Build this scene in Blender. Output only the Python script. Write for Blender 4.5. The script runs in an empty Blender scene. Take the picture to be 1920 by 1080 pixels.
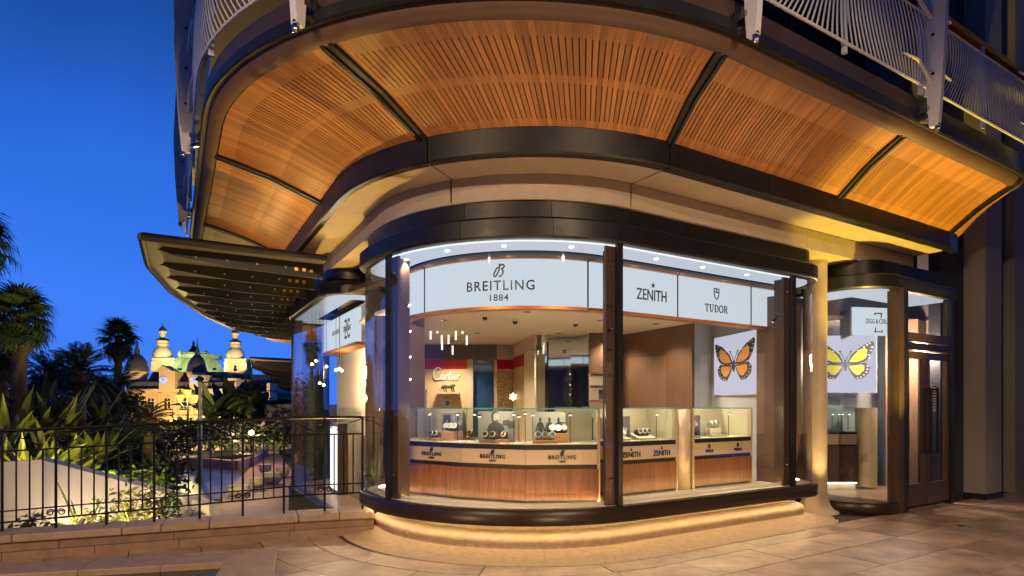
import bpy, math, random
from mathutils import Vector, Matrix
R = math.radians
random.seed(7)
SC = bpy.context.scene
COL = SC.collection
# ------------------------------------------------------------------ camera
cd = bpy.data.cameras.new('camera'); cam = bpy.data.objects.new('camera', cd); COL.objects.link(cam)
cam.location = (0, 0, 1.5); cam.rotation_euler = (R(90), 0, 0)
F = 1150.0
cd.sensor_width = 36; cd.lens = 36 * F / 1920; cd.shift_y = 220 / 1920; cd.clip_start = .05; cd.clip_end = 3000
SC.camera = cam
# ------------------------------------------------------------------ sky
W = bpy.data.worlds.new('World'); SC.world = W; W.use_nodes = True
wn = W.node_tree; wn.nodes.clear()
def wnode(t, **k):
    n = wn.nodes.new(t)
    for a, b in k.items(): setattr(n, a, b)
    return n
SUN_EL, SUN_ROT = R(-1.0), R(150)
sky = wnode('ShaderNodeTexSky', sky_type='NISHITA', sun_disc=False, sun_elevation=SUN_EL, sun_rotation=SUN_ROT,
            altitude=60, air_density=1.0, dust_density=.3, ozone_density=6.0)
# blue hour: the physical sky plus the deep blue of the twilight dome, brighter towards the horizon
tc = wnode('ShaderNodeTexCoord'); sx = wnode('ShaderNodeSeparateXYZ'); ramp_ = wnode('ShaderNodeValToRGB')
el = ramp_.color_ramp.elements
stops = [(0, (.055, .22, .95)), (.14, (.048, .21, .93)), (.32, (.024, .15, .74)), (.46, (.013, .082, .40)), (.62, (.007, .046, .22)), (1, (.003, .02, .11))]
el[0].position, el[1].position = stops[0][0], stops[-1][0]
el[0].color, el[1].color = (*stops[0][1], 1), (*stops[-1][1], 1)
for p_, c_ in stops[1:-1]: el.new(p_).color = (*c_, 1)
nz_ = wnode('ShaderNodeTexNoise'); nz_.inputs['Scale'].default_value = 2.2; nz_.inputs['Detail'].default_value = 4
nm_ = wnode('ShaderNodeMath', operation='MULTIPLY_ADD'); nm_.inputs[1].default_value = .15; nm_.inputs[2].default_value = -.075
na_ = wnode('ShaderNodeMath', operation='ADD')
scl = wnode('ShaderNodeVectorMath', operation='SCALE'); scl.inputs['Scale'].default_value = .015
add = wnode('ShaderNodeVectorMath', operation='ADD')
bg = wnode('ShaderNodeBackground'); bg.inputs[1].default_value = 1
wo = wnode('ShaderNodeOutputWorld')
LW = wn.links.new
LW(tc.outputs['Generated'], sx.inputs[0]); LW(tc.outputs['Generated'], nz_.inputs['Vector']); LW(nz_.outputs['Fac'], nm_.inputs[0])
LW(sx.outputs['Z'], na_.inputs[0]); LW(nm_.outputs[0], na_.inputs[1]); LW(na_.outputs[0], ramp_.inputs[0])
dt = wnode('ShaderNodeVectorMath', operation='DOT_PRODUCT'); dt.inputs[1].default_value = (-.34, .94, 0)
fall = wnode('ShaderNodeMapRange', interpolation_type='SMOOTHSTEP'); fall.inputs['From Min'].default_value = -.5; fall.inputs['From Max'].default_value = .92
fall.inputs['To Min'].default_value = .45; fall.inputs['To Max'].default_value = 1.0
fs = wnode('ShaderNodeVectorMath', operation='SCALE')
LW(tc.outputs['Generated'], dt.inputs[0]); LW(dt.outputs['Value'], fall.inputs[0]); LW(ramp_.outputs[0], fs.inputs[0]); LW(fall.outputs[0], fs.inputs['Scale'])  # the twilight arch fades away from its centre
LW(sky.outputs[0], scl.inputs[0]); LW(scl.outputs[0], add.inputs[0]); LW(fs.outputs[0], add.inputs[1])
LW(add.outputs[0], bg.inputs[0]); LW(bg.outputs[0], wo.inputs[0])
vs = SC.view_settings; vs.view_transform = 'Standard'; vs.look = 'None'; vs.exposure = 0; vs.gamma = 1; vs.use_curve_mapping = False
cy = SC.cycles
cy.use_denoising = True; cy.max_bounces = 8; cy.diffuse_bounces = 3; cy.glossy_bounces = 4; cy.transparent_max_bounces = 24
cy.transmission_bounces = 4; cy.sample_clamp_indirect = 4; cy.sample_clamp_direct = 0; cy.caustics_reflective = False; cy.caustics_refractive = False
# ------------------------------------------------------------------ helpers
def at(u, v, Y): return Vector(((u - 960) * Y / F, Y, 1.5 - (v - 760) * Y / F))
def atz(u, v, z): return at(u, v, (1.5 - z) * F / (v - 760))
def lerp(a, b, t): return a + (b - a) * t
def tag(o, label, cat, group=None, kind=None):
    if label: o['label'] = label
    if cat: o['category'] = cat
    if group: o['group'] = group
    if kind: o['kind'] = kind
    return o
def thing(name, label, cat, loc=(0, 0, 0), rz=0, group=None):
    o = bpy.data.objects.new(name, None); COL.objects.link(o); o.location = loc; o.rotation_euler = (0, 0, rz)
    o.empty_display_size = .1
    o['rz'] = 0
    del o['rz']
    return tag(o, label, cat, group)
def link(name, me, parent=None, label=None, mw=None):
    o = bpy.data.objects.new(name, me); COL.objects.link(o)
    if parent: o.parent = parent
    if mw is not None: o.matrix_local = mw
    if label: o['label'] = label
    return o
def dup(root, loc, rz=0, label=None, group=None, sc=None):
    r = root.copy(); COL.objects.link(r); r.location = loc; r.rotation_euler = (0, 0, rz)
    if sc: r.scale = (sc,) * 3
    if label: r['label'] = label
    if group: r['group'] = group
    for ch in list(root.children):
        c = ch.copy(); COL.objects.link(c); c.parent = r
        for g in list(ch.children):
            d = g.copy(); COL.objects.link(d); d.parent = c
    return r
class MB:
    """collects geometry, links it as one mesh"""
    def __init__(s): s.v = []; s.f = []; s.uv = {}
    def add(s, vs, fs):
        b = len(s.v); s.v += [tuple(p) for p in vs]; s.f += [tuple(b + i for i in f) for f in fs]; return s
    def box(s, c, d, rz=0, M=None):
        x, y, z = d[0] / 2, d[1] / 2, d[2] / 2
        P = [Vector((i * x, j * y, k * z)) for k in (-1, 1) for j in (-1, 1) for i in (-1, 1)]
        m = M if M is not None else Matrix.Rotation(rz, 3, 'Z')
        c = Vector(c)
        return s.add([c + m @ p for p in P], [(0, 2, 3, 1), (4, 5, 7, 6), (0, 1, 5, 4), (2, 6, 7, 3), (0, 4, 6, 2), (1, 3, 7, 5)])
    def slab(s, a, b, th, z0, z1):
        """vertical wall from plan point a to b"""
        a, b = Vector(a[:2]), Vector(b[:2]); d = (b - a); l = d.length
        c = (a + b) / 2
        return s.box((c.x, c.y, (z0 + z1) / 2), (l, th, z1 - z0), math.atan2(d.y, d.x))
    def prism(s, pts, z0, z1):
        n = len(pts)
        ar = sum(pts[i][0] * pts[(i + 1) % n][1] - pts[(i + 1) % n][0] * pts[i][1] for i in range(n))
        if ar < 0: pts = pts[::-1]
        return s.add([(p[0], p[1], z0) for p in pts] + [(p[0], p[1], z1) for p in pts],
                     [tuple(range(n))[::-1], tuple(range(n, 2 * n))] + [(i, (i + 1) % n, n + (i + 1) % n, n + i) for i in range(n)])
    def sweep(s, rings, closed=True, cap=True):
        """rings: list of equally long point lists"""
        m = len(rings[0]); b = len(s.v)
        for r in rings: s.v += [tuple(p) for p in r]
        for i in range(len(rings) - 1):
            for j in range(m if closed else m - 1):
                k = (j + 1) % m
                s.f.append((b + i * m + j, b + i * m + k, b + (i + 1) * m + k, b + (i + 1) * m + j))
        if cap and closed:
            s.f.append(tuple(b + j for j in range(m))[::-1]); s.f.append(tuple(b + (len(rings) - 1) * m + j for j in range(m)))
        return s
    def tube(s, path, r, n=8, cap=True):
        path = [Vector(p) for p in path]; rings = []
        rr = r if isinstance(r, (list, tuple)) else [r] * len(path)
        up = None
        for i, p in enumerate(path):
            t = (path[min(i + 1, len(path) - 1)] - path[max(i - 1, 0)]).normalized()
            if up is None: up = Vector((0, 0, 1)) if abs(t.z) < .9 else Vector((1, 0, 0))
            x = t.cross(up).normalized(); up = x.cross(t).normalized()
            rings.append([p + (x * math.cos(a) + up * math.sin(a)) * rr[i] for a in [2 * math.pi * j / n for j in range(n)]])
        return s.sweep(rings, True, cap)
    def lathe(s, prof, c=(0, 0, 0), n=20, sc=(1, 1)):
        rings = [[(c[0] + r * sc[0] * math.cos(2 * math.pi * j / n), c[1] + r * sc[1] * math.sin(2 * math.pi * j / n), c[2] + z) for j in range(n)] for r, z in prof]
        return s.sweep(rings)
    def mesh(s, name, mat, smooth=False):
        me = bpy.data.meshes.new(name); me.from_pydata(s.v, [], s.f); me.materials.append(mat)
        if smooth:
            me.polygons.foreach_set('use_smooth', [True] * len(me.polygons))
            try: me.set_sharp_from_angle(angle=R(40))
            except Exception: pass
        me.update()
        return me
    def build(s, name, mat, parent=None, smooth=False, label=None):
        o = link(name, s.mesh(name, mat, smooth), parent, label)
        if parent is not None and parent.type == 'EMPTY' or (parent is not None):
            # geometry is given in world space: undo the parent's placement
            M = Matrix.Identity(4); p = parent; ch = []
            while p: ch.append(p); p = p.parent
            for q in reversed(ch): M = M @ q.matrix_parent_inverse @ q.matrix_basis
            if M != Matrix.Identity(4): o.data.transform(M.inverted())
        return o
def bevel(o, w=.006, seg=2):
    m = o.modifiers.new('bevel', 'BEVEL'); m.width = w; m.segments = seg; m.limit_method = 'ANGLE'; m.angle_limit = R(35); return o
# ------------------------------------------------------------------ materials
def mat(name, col, rough=.5, metal=0, noise=0, nscale=6, nstretch=(1, 1, 1), bump=0, bscale=40, emit=None, es=0, rnd=0, spec=.5, col2=None, uv=False, coat=0):
    m = bpy.data.materials.new(name); m.use_nodes = True; nt = m.node_tree; p = nt.nodes['Principled BSDF']
    p.inputs['Base Color'].default_value = (*col, 1); p.inputs['Roughness'].default_value = rough; p.inputs['Metallic'].default_value = metal
    p.inputs['Specular IOR Level'].default_value = spec; p.inputs['Coat Weight'].default_value = coat
    if emit: p.inputs['Emission Color'].default_value = (*emit, 1); p.inputs['Emission Strength'].default_value = es
    L = nt.links.new
    if noise or bump or rnd:
        tc = nt.nodes.new('ShaderNodeTexCoord'); mp = nt.nodes.new('ShaderNodeMapping'); mp.inputs['Scale'].default_value = nstretch
        L(tc.outputs['UV' if uv else 'Object'], mp.inputs['Vector'])
        oi = nt.nodes.new('ShaderNodeObjectInfo')
        if rnd:
            vm = nt.nodes.new('ShaderNodeVectorMath'); vm.operation = 'ADD'
            cb = nt.nodes.new('ShaderNodeMath'); cb.operation = 'MULTIPLY'; cb.inputs[1].default_value = 37
            L(oi.outputs['Random'], cb.inputs[0]); L(mp.outputs[0], vm.inputs[0]); L(cb.outputs[0], vm.inputs[1]); vec = vm.outputs[0]
        else: vec = mp.outputs[0]
        nz = nt.nodes.new('ShaderNodeTexNoise'); nz.inputs['Scale'].default_value = nscale; nz.inputs['Detail'].default_value = 6; nz.inputs['Roughness'].default_value = .62
        L(vec, nz.inputs['Vector'])
        c2 = col2 or tuple(c * (1 - .75 * noise) for c in col)
        c1 = col if col2 else tuple(min(1, c * (1 + .5 * noise)) for c in col)
        rmp = nt.nodes.new('ShaderNodeValToRGB'); rmp.color_ramp.elements[0].color = (*c2, 1); rmp.color_ramp.elements[1].color = (*c1, 1)
        rmp.color_ramp.elements[0].position = .3; rmp.color_ramp.elements[1].position = .7
        L(nz.outputs['Fac'], rmp.inputs[0]); out = rmp.outputs[0]
        if rnd:
            hs = nt.nodes.new('ShaderNodeHueSaturation'); mr = nt.nodes.new('ShaderNodeMapRange')
            mr.inputs['To Min'].default_value = 1 - rnd; mr.inputs['To Max'].default_value = 1 + rnd
            L(oi.outputs['Random'], mr.inputs[0]); L(mr.outputs[0], hs.inputs['Value']); L(out, hs.inputs['Color']); out = hs.outputs[0]
        L(out, p.inputs['Base Color'])
        if noise:
            m2 = nt.nodes.new('ShaderNodeMapRange'); m2.inputs['To Min'].default_value = max(.04, rough - .12); m2.inputs['To Max'].default_value = min(1, rough + .12)
            L(nz.outputs['Fac'], m2.inputs[0]); L(m2.outputs[0], p.inputs['Roughness'])
        if bump:
            n2 = nt.nodes.new('ShaderNodeTexNoise'); n2.inputs['Scale'].default_value = bscale; n2.inputs['Detail'].default_value = 4
            L(mp.outputs[0], n2.inputs['Vector'])
            bp = nt.nodes.new('ShaderNodeBump'); bp.inputs['Strength'].default_value = bump; bp.inputs['Distance'].default_value = .01
            L(n2.outputs['Fac'], bp.inputs['Height']); L(bp.outputs[0], p.inputs['Normal'])
    return m
def emis(name, col, s):
    m = bpy.data.materials.new(name); m.use_nodes = True; nt = m.node_tree; nt.nodes.clear()
    e = nt.nodes.new('ShaderNodeEmission'); e.inputs[0].default_value = (*col, 1); e.inputs[1].default_value = s
    o = nt.nodes.new('ShaderNodeOutputMaterial'); nt.links.new(e.outputs[0], o.inputs[0]); return m
def glassmat(name, tint=(1, 1, 1), refl=1.0, ior=1.45):
    m = bpy.data.materials.new(name); m.use_nodes = True; nt = m.node_tree; nt.nodes.clear(); L = nt.links.new
    t = nt.nodes.new('ShaderNodeBsdfTransparent'); t.inputs[0].default_value = (*tint, 1)
    g = nt.nodes.new('ShaderNodeBsdfGlossy'); g.inputs['Roughness'].default_value = .01; g.inputs[0].default_value = (refl, refl, refl, 1)
    f = nt.nodes.new('ShaderNodeFresnel'); ge = nt.nodes.new('ShaderNodeNewGeometry'); mr = nt.nodes.new('ShaderNodeMapRange'); mr.inputs['To Min'].default_value = ior; mr.inputs['To Max'].default_value = 1 / ior
    L(ge.outputs['Backfacing'], mr.inputs[0]); L(mr.outputs[0], f.inputs[0])  # the same reflection on both sides of a pane
    mx = nt.nodes.new('ShaderNodeMixShader'); o = nt.nodes.new('ShaderNodeOutputMaterial')
    L(f.outputs[0], mx.inputs[0]); L(t.outputs[0], mx.inputs[1]); L(g.outputs[0], mx.inputs[2]); L(mx.outputs[0], o.inputs[0]); return m
M = {}
M['cedar'] = mat('cedar', (.46, .20, .060), .42, noise=.4, nscale=1, nstretch=(2.5, 40, 1), rnd=.24, uv=True)
M['cedar_solid'] = mat('cedar_solid', (.42, .17, .055), .45, noise=.3, nscale=3, nstretch=(1, 1, 6))
M['slotback'] = mat('slot_backing', (.012, .009, .007), .9)
M['bronze'] = mat('bronze', (.0095, .0080, .0085), .42, .1, noise=.5, nscale=5)
M['bronze_warm'] = mat('bronze_warm', (.085, .052, .036), .42, .35, noise=.2, nscale=2)
M['finsteel'] = mat('fin_steel', (.016, .011, .010), .5, .1, noise=.15, nscale=2)
M['finbolt'] = mat('fin_bolt', (.30, .28, .27), .5, .2)
M['sill'] = mat('sill_bronze', (.030, .017, .011), .35, .2, noise=.2, nscale=3)
M['black'] = mat('black_steel', (.010, .009, .009), .45, .0)
M['rim'] = mat('rim_metal', (.13, .075, .05), .55, .1, noise=.15, nscale=2)
M['stone'] = mat('cream_stone', (.43, .35, .26), .7, noise=.14, nscale=5, bump=.12, bscale=60)
M['plinth'] = mat('plinth_stone', (.46, .34, .22), .6, noise=.25, nscale=14, bump=.5, bscale=70, rnd=.05)
M['slab'] = mat('paving_stone', (.46, .32, .22), .38, noise=.70, nscale=3.2, bump=.35, bscale=60, rnd=.22)
M['joint'] = mat('joint', (.06, .04, .03), .9)
M['wallstone'] = mat('garden_wall_stone', (.28, .175, .12), .65, noise=.35, nscale=6, bump=.3, bscale=40, rnd=.1)
M['coping'] = mat('coping_stone', (.38, .27, .2), .6, noise=.3, nscale=7, bump=.3, bscale=40, rnd=.08)
M['white_steel'] = mat('white_painted_steel', (.70, .71, .76), .4, .0, noise=.08, nscale=3)
M['chrome'] = mat('polished_steel', (.6, .6, .6), .12, 1)
M['mahogany'] = mat('mahogany', (.22, .07, .025), .3, noise=.3, nscale=4, nstretch=(1, 1, 5))
M['iron'] = mat('wrought_iron', (.012, .014, .012), .4, .6)
M['glass'] = glassmat('clear_glass')
M['tealglass'] = glassmat('edge_glass', (.93, .985, .97))
M['tealedge'] = mat('glass_edge', (.1, .42, .40), .1)
M['frost'] = emis('frosted_ceiling', (.80, .88, 1.0), .72)
M['signlit'] = emis('sign_lit', (.80, .91, 1.0), .80)
M['lightbox'] = emis('lightbox_lit', (.76, .76, .95), .78)
M['ink'] = mat('sign_ink', (.008, .009, .01), .5)
M['inkbronze'] = mat('letter_bronze', (.03, .022, .016), .4, .5)
M['copper'] = mat('copper_trim', (.45, .18, .07), .35, .6)
M['brown'] = mat('brown_panel', (.13, .085, .065), .4, .2, noise=.1, nscale=3)
M['walnut'] = mat('walnut', (.175, .070, .032), .38, noise=.55, nscale=3, nstretch=(9, 9, .7))
M['walnut_dark'] = mat('walnut_dark', (.068, .033, .016), .5, noise=.6, nscale=3, nstretch=(16, 16, .5))
M['champagne'] = mat('champagne_metal', (.50, .41, .27), .42, .3, noise=.06, nscale=2)
M['fabric'] = mat('display_fabric', (.62, .53, .38), .8, bump=.1, bscale=300)
M['floor'] = mat('shop_floor', (.4, .3, .2), .35, noise=.2, nscale=4)
M['ceil'] = mat('shop_ceiling', (.78, .74, .66), .7)
M['wallgrey'] = mat('grey_wall', (.30, .34, .37), .5)
M['walltan'] = mat('tan_wall', (.52, .38, .2), .6, noise=.15, nscale=20)
M['wallbeige'] = mat('beige_wall', (.46, .40, .31), .6)
M['darkbrown'] = mat('dark_fascia', (.035, .025, .025), .5)
M['red'] = mat('red_band', (.30, .004, .012), .35)
M['blueglass'] = mat('blue_glass', (.02, .06, .16), .05, .0, spec=1)
M['mirror'] = mat('mirror', (.75, .8, .82), .03, 1)
M['whitecard'] = mat('white_card', (.75, .75, .75), .6)
M['photo'] = mat('photo_grey', (.27, .24, .23), .6)
M['photodark'] = mat('photo_dark', (.06, .05, .055), .6)
M['photoskin'] = mat('photo_light', (.42, .38, .34), .6)
M['block'] = mat('oak_block', (.48, .23, .075), .45, noise=.3, nscale=8, nstretch=(1, 1, 6))
M['silver'] = mat('watch_steel', (.75, .72, .68), .3, .7)
M['gold'] = mat('watch_gold', (.8, .55, .2), .2, 1)
M['strap'] = mat('strap_leather', (.12, .06, .03), .6)
M['plum'] = mat('plum_card', (.09, .06, .09), .6)
M['led_warm'] = emis('led_warm', (1, .67, .32), 32)
M['led_in'] = emis('led_inside', (1, .80, .5), 7)
M['spot'] = emis('spot_lit', (1, .9, .75), 14)
M['whitewall'] = mat('white_wall', (.62, .57, .52), .7, noise=.1, nscale=2, bump=.1)
M['darkwall'] = mat('dark_wall', (.025, .028, .042), .6, noise=.1, nscale=2)
M['greywall'] = mat('grey_pilaster', (.27, .235, .215), .7, noise=.12, nscale=3, bump=.08)
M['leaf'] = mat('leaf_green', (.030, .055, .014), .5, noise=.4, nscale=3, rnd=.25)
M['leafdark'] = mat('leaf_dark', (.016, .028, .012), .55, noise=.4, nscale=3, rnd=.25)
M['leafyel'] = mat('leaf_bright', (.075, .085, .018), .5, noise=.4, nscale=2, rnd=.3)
M['trunk'] = mat('palm_trunk', (.10, .065, .04), .9, noise=.5, nscale=8, nstretch=(1, 1, 6), bump=.6, bscale=20)
M['soil'] = mat('garden_soil', (.035, .04, .018), .95, noise=.5, nscale=2)
M['path'] = mat('path_paving', (.40, .25, .20), .6, noise=.2, nscale=2)
M['pond'] = mat('grey_basin', (.05, .06, .09), .35, noise=.2, nscale=1.5)
M['casino'] = mat('ochre_render', (.60, .45, .24), .8, noise=.1, nscale=.3)
M['casino_trim'] = mat('pale_trim', (.62, .52, .36), .8)
M['slate'] = mat('blue_slate', (.035, .055, .10), .5, noise=.5, nscale=.6)
M['slate2'] = mat('patterned_slate', (.09, .085, .12), .5, noise=.7, nscale=1.5)
M['copperdome'] = mat('green_copper', (.28, .36, .20), .55, noise=.3, nscale=.4)
M['wing_stone'] = mat('wing_render', (.22, .18, .20), .8, noise=.2, nscale=.3)
M['pane_dark'] = mat('window_dark', (.03, .03, .035), .15)
M['lampyel'] = emis('lantern_lit', (1, .78, .05), 4)
M['lampwarm'] = emis('bulb_lit', (1, .72, .3), 30)
M['clockface'] = emis('clock_lit', (.6, .68, 1), 1.0)
M['stoneseat'] = mat('white_stone', (.62, .55, .5), .6, noise=.1, nscale=3)
M['paper'] = mat('paper', (.72, .66, .6), .7)
M['orange'] = mat('orange_cell', (.60, .27, .06), .4, noise=.4, nscale=60, emit=(1, .42, .10), es=.28)
M['yellow'] = mat('yellow_cell', (.45, .42, .04), .4, noise=.4, nscale=60, emit=(.8, .74, .06), es=.16)
M['wingdark'] = mat('wing_dark', (.03, .04, .06), .4)
M['wingwhite'] = mat('wing_white', (.75, .8, .85), .4)
M['mosaic_a'] = mat('mosaic_gold', (.62, .36, .15), .35, .1)
M['mosaic_b'] = mat('mosaic_pale', (.75, .64, .46), .35, 0)
def lamp(kind, name, loc, energy, col, parent=None, rot=None, size=.1, angle=None, blend=.5, radius=None, target=None):
    d = bpy.data.lights.new(name, kind); d.energy = energy; d.color = col
    if kind == 'SPOT': d.spot_size = R(angle or 80); d.spot_blend = blend; d.shadow_soft_size = radius or .03
    elif kind == 'POINT': d.shadow_soft_size = radius or .05
    elif kind == 'AREA': d.size = size
    o = bpy.data.objects.new(name, d); COL.objects.link(o)
    if parent: o.parent = parent
    o.location = loc
    if target is not None:
        o.rotation_euler = (Vector(target) - Vector(loc)).to_track_quat('-Z', 'Y').to_euler()
    elif rot: o.rotation_euler = rot
    return o
# ------------------------------------------------------------------ plan of the corner building
PL, PR = R(-61), R(32)
def nrm(p): return Vector((math.sin(p), -math.cos(p)))
def tan(p): return Vector((math.cos(p), math.sin(p)))
A_ = tan(PR); NR = nrm(PR); B_ = -tan(PL); NL = nrm(PL)
def cx(rho):
    if rho < 2.2: return .17
    if rho < 2.5: return lerp(.17, .25, (rho - 2.2) / .3)
    if rho < 3.4: return lerp(.25, 0, (rho - 2.5) / .9)
    return 0
def Q(rho, t, c=None):
    """plan point at offset rho; t<0 metres along the left front, 0..1 the rounded corner, t-1 metres along the right front"""
    C = Vector((cx(rho) if c is None else c, 8.0))
    if t < 0: return C + NL * rho + B_ * (-t)
    if t <= 1: return C + nrm(lerp(PL, PR, t)) * rho
    return C + NR * rho + A_ * (t - 1)
def phi_t(deg): return (R(deg) - PL) / (PR - PL)
def trange(t0, t1, step=.12):
    """samples of t, finer on the corner"""
    out = [t0]; t = t0
    while t < t1 - 1e-6:
        t = min(t1, t + (.04 if -1e-9 <= t < 1 else step * 4))
        if out[-1] < 0 < t: t = 0.0
        if out[-1] < 1 < t: t = 1.0
        out.append(t)
    return out
def sweepQ(prof, t0, t1, cap=None, c=None):
    rings = []
    for t in trange(t0, t1):
        rings.append([(*Q(cap(r, t) if cap else r, t, c), z) for r, z in prof])
    return rings
# ================================================================== GROUND
pave = MB().prism([(-12, -6), (14, -6), (14, 16), (-2, 16), (-2, 7.6), (-7.2, 5.0), (-12, 2.6)], -.2, -.012).build('pavement', M['joint'])
tag(pave, None, None, kind='structure')
rows = [2.30, 2.62, 3.12, 3.7, 4.35, 5.05, 5.8, 6.6]
def slab_ok(p):
    if p.x < -1.6 and p.y > 7.85 + (p.x + 1.62) * .43: return False      # beyond the garden wall
    return p.y > 2.6 and p.y < 14
for ri in range(len(rows) - 1):
    r0, r1 = rows[ri] + .006, rows[ri + 1] - .006
    L = [1.15, 1.0, 1.3, .95, 1.2, 1.05, 1.1][ri]
    t = -1.2 + .37 * ri % .5
    while t < 9.5:
        rm = (r0 + r1) / 2
        dt = L / ((PR - PL) * rm) if -1e-6 <= t < 1 else L
        t2 = t + dt
        if t < 0 < t2: t2 = 0.0 if t < -.3 else t2 * .25
        elif t < 1 < t2: t2 = 1 + (t2 - 1) * rm * .7
        g = .006 / max(.3, ((PR - PL) * rm if t < 1 else 1))
        n = 6 if t < 1 else 1
        tt = [lerp(t + g, t2 - g, i / n) for i in range(n + 1)]
        poly = [Q(r0, a, .1) for a in tt] + [Q(r1, a, .1) for a in reversed(tt)]
        mid = Q(rm, (t + t2) / 2, .1)
        if slab_ok(mid):
            z = random.uniform(-.0015, .0015)
            MB().prism(poly, -.03, z).build('paving_slab', M['slab'], pave)
        t = t2
# ================================================================== BAY WINDOWS
class Bay:
    def __init__(s, segs): s.P = segs           # list of (point, normal)
    def ring(s, prof):
        return [[(*(p + n * d), z) for d, z in prof] for p, n in s.P]
    def sub(s, i0, i1): return Bay(s.P[i0:i1 + 1])
def arc(c, r, d0, d1, n):
    return [(c + nrm(R(lerp(d0, d1, i / n))) * r, nrm(R(lerp(d0, d1, i / n)))) for i in range(n + 1)]
C1 = Vector((.17, 8.0))
cl = C1 + NL * 1.55 + B_ * .30
cr = C1 + NR * 1.55 + A_ * 3.02
left_end = arc(cl, .45, -151, -61, 14); main = arc(C1, 2.0, -61, 32, 40); right_end = arc(cr, .45, 32, 122, 14)
back_l = (left_end[0][0] - tan(R(-151)) * .5, left_end[0][1]); back_r = (right_end[-1][0] + tan(R(122)) * .5, right_end[-1][1])
line_r = [(C1 + NR * 2.0 + A_ * s, NR) for s in (.6, 1.2, 1.8, 2.4)]
bay1 = Bay([back_l] + left_end + main + line_r + right_end + [back_r])
N1 = len(bay1.P)
def bay_parts(bay, th, zs, zg, zt, zf, tier=True):
    MB().sweep(bay.ring([(-.5, zs), (.06, zs), (.075, zs + .02), (.075, zg - .03), (.055, zg), (-.5, zg)])).build('sill', M['sill'], th, True)
    n_ = len(bay.P); cuts = [0] + [i for i in range(12, n_ - 6, 11)] + [n_ - 1]
    for a, b in zip(cuts[:-1], cuts[1:]):
        P = list(bay.P[a:b + 1]); d_ = (P[1][0] - P[0][0]).normalized() * .0035; P[0] = (P[0][0] + d_, P[0][1]); sg = Bay(P)
        MB().sweep(sg.ring([(-.04, zt), (.05, zt), (.07, zt + .02), (.07, zf - .02), (.05, zf), (-.4, zf), (-.4, zf - .05), (-.04, zf - .05)])).build('fascia', M['bronze'], th, True)
        if tier: MB().sweep(sg.ring([(-.06, zf), (-.03, zf + .03), (-.03, zf + .2), (-.3, zf + .2), (-.3, zf)])).build('fascia_upper', M['bronze'], th, True)
def glass(bay, th, z0, z1):
    MB().sweep(bay.ring([(-.006, z0), (.006, z0), (.006, z1), (-.006, z1)])).build('glass_pane', M['glass'], th, True)
def mullion(th, p, n, z0, z1, w=.05, inner=.20):
    t = Vector((-n.y, n.x)); a = math.atan2(t.y, t.x)
    MB().box((*(p + n * -.01), (z0 + z1) / 2), (w, .07, z1 - z0), a).build('mullion', M['bronze'], th)
    c = p - n * .02 - t * 0
    m = MB()
    m.box((*(p - n * (.055 + inner / 2)), (z0 + z1) / 2), (w * .7, inner, z1 - z0), a)
    return m.build('mullion_fin', M['bronze_warm'], th)
ZS, ZG, ZT, ZF = .325, .48, 3.13, 3.33
w1 = thing('display_window', 'large curved corner display window with lit white signs above', 'display window', (.8, 5.9, 0))
bay_parts(bay1, w1, ZS, ZG, ZT, ZF)
def bay_idx(bay, u):
    return min(range(len(bay.P)), key=lambda i: abs(960 + F * bay.P[i][0].x / bay.P[i][0].y - u) + (0 if bay.P[i][0].y < 8.6 else 500))
iL = min(range(15, 55), key=lambda i: abs(960 + F * bay1.P[i][0].x / bay1.P[i][0].y - 728))
iM = min(range(15, 60), key=lambda i: abs(960 + F * bay1.P[i][0].x / bay1.P[i][0].y - 1166))
pR = C1 + NR * 2.0 + A_ * 2.74
bay1.P.insert(next(i for i in range(len(bay1.P)) if bay1.P[i][0] is right_end[0][0]), (pR, NR))
iR = next(i for i in range(len(bay1.P)) if bay1.P[i][0] is pR)
for a, b in ((1, iL), (iL, iM), (iM, iR), (iR, len(bay1.P) - 2)):
    glass(bay1.sub(a, b), w1, ZG, ZT)
for i in (iL, iM, iR):
    p, n = bay1.P[i]; mullion(w1, p, n, ZG, ZT, .055)
    t = Vector((-n.y, n.x))
    s = -1 if i != iL else 1
    # wide bronze reveal beside each mullion
    q = p + t * s * .085 - n * .05
    MB().box((*q, (ZG + ZT) / 2), (.11, .03, ZT - ZG), math.atan2(t.y, t.x)).build('mullion_reveal', M['bronze_warm'], w1)
    for zz in (ZT - .2, .75):
        k = MB(); cc = q + n * .03
        m3 = Matrix.Rotation(math.atan2(t.y, t.x), 4, 'Z') @ Matrix.Rotation(R(90), 4, 'X')
        k.lathe([(0.0001, -.01), (.016, -.01), (.018, 0), (.014, .012), (.0001, .016)], n=12)
        o = k.build('glass_bolt', M['chrome'], w1, True); o.matrix_local = Matrix.Translation(Vector((*cc, zz)) - w1.location) @ m3
        o.data.transform(Matrix.Translation(w1.location))
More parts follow.
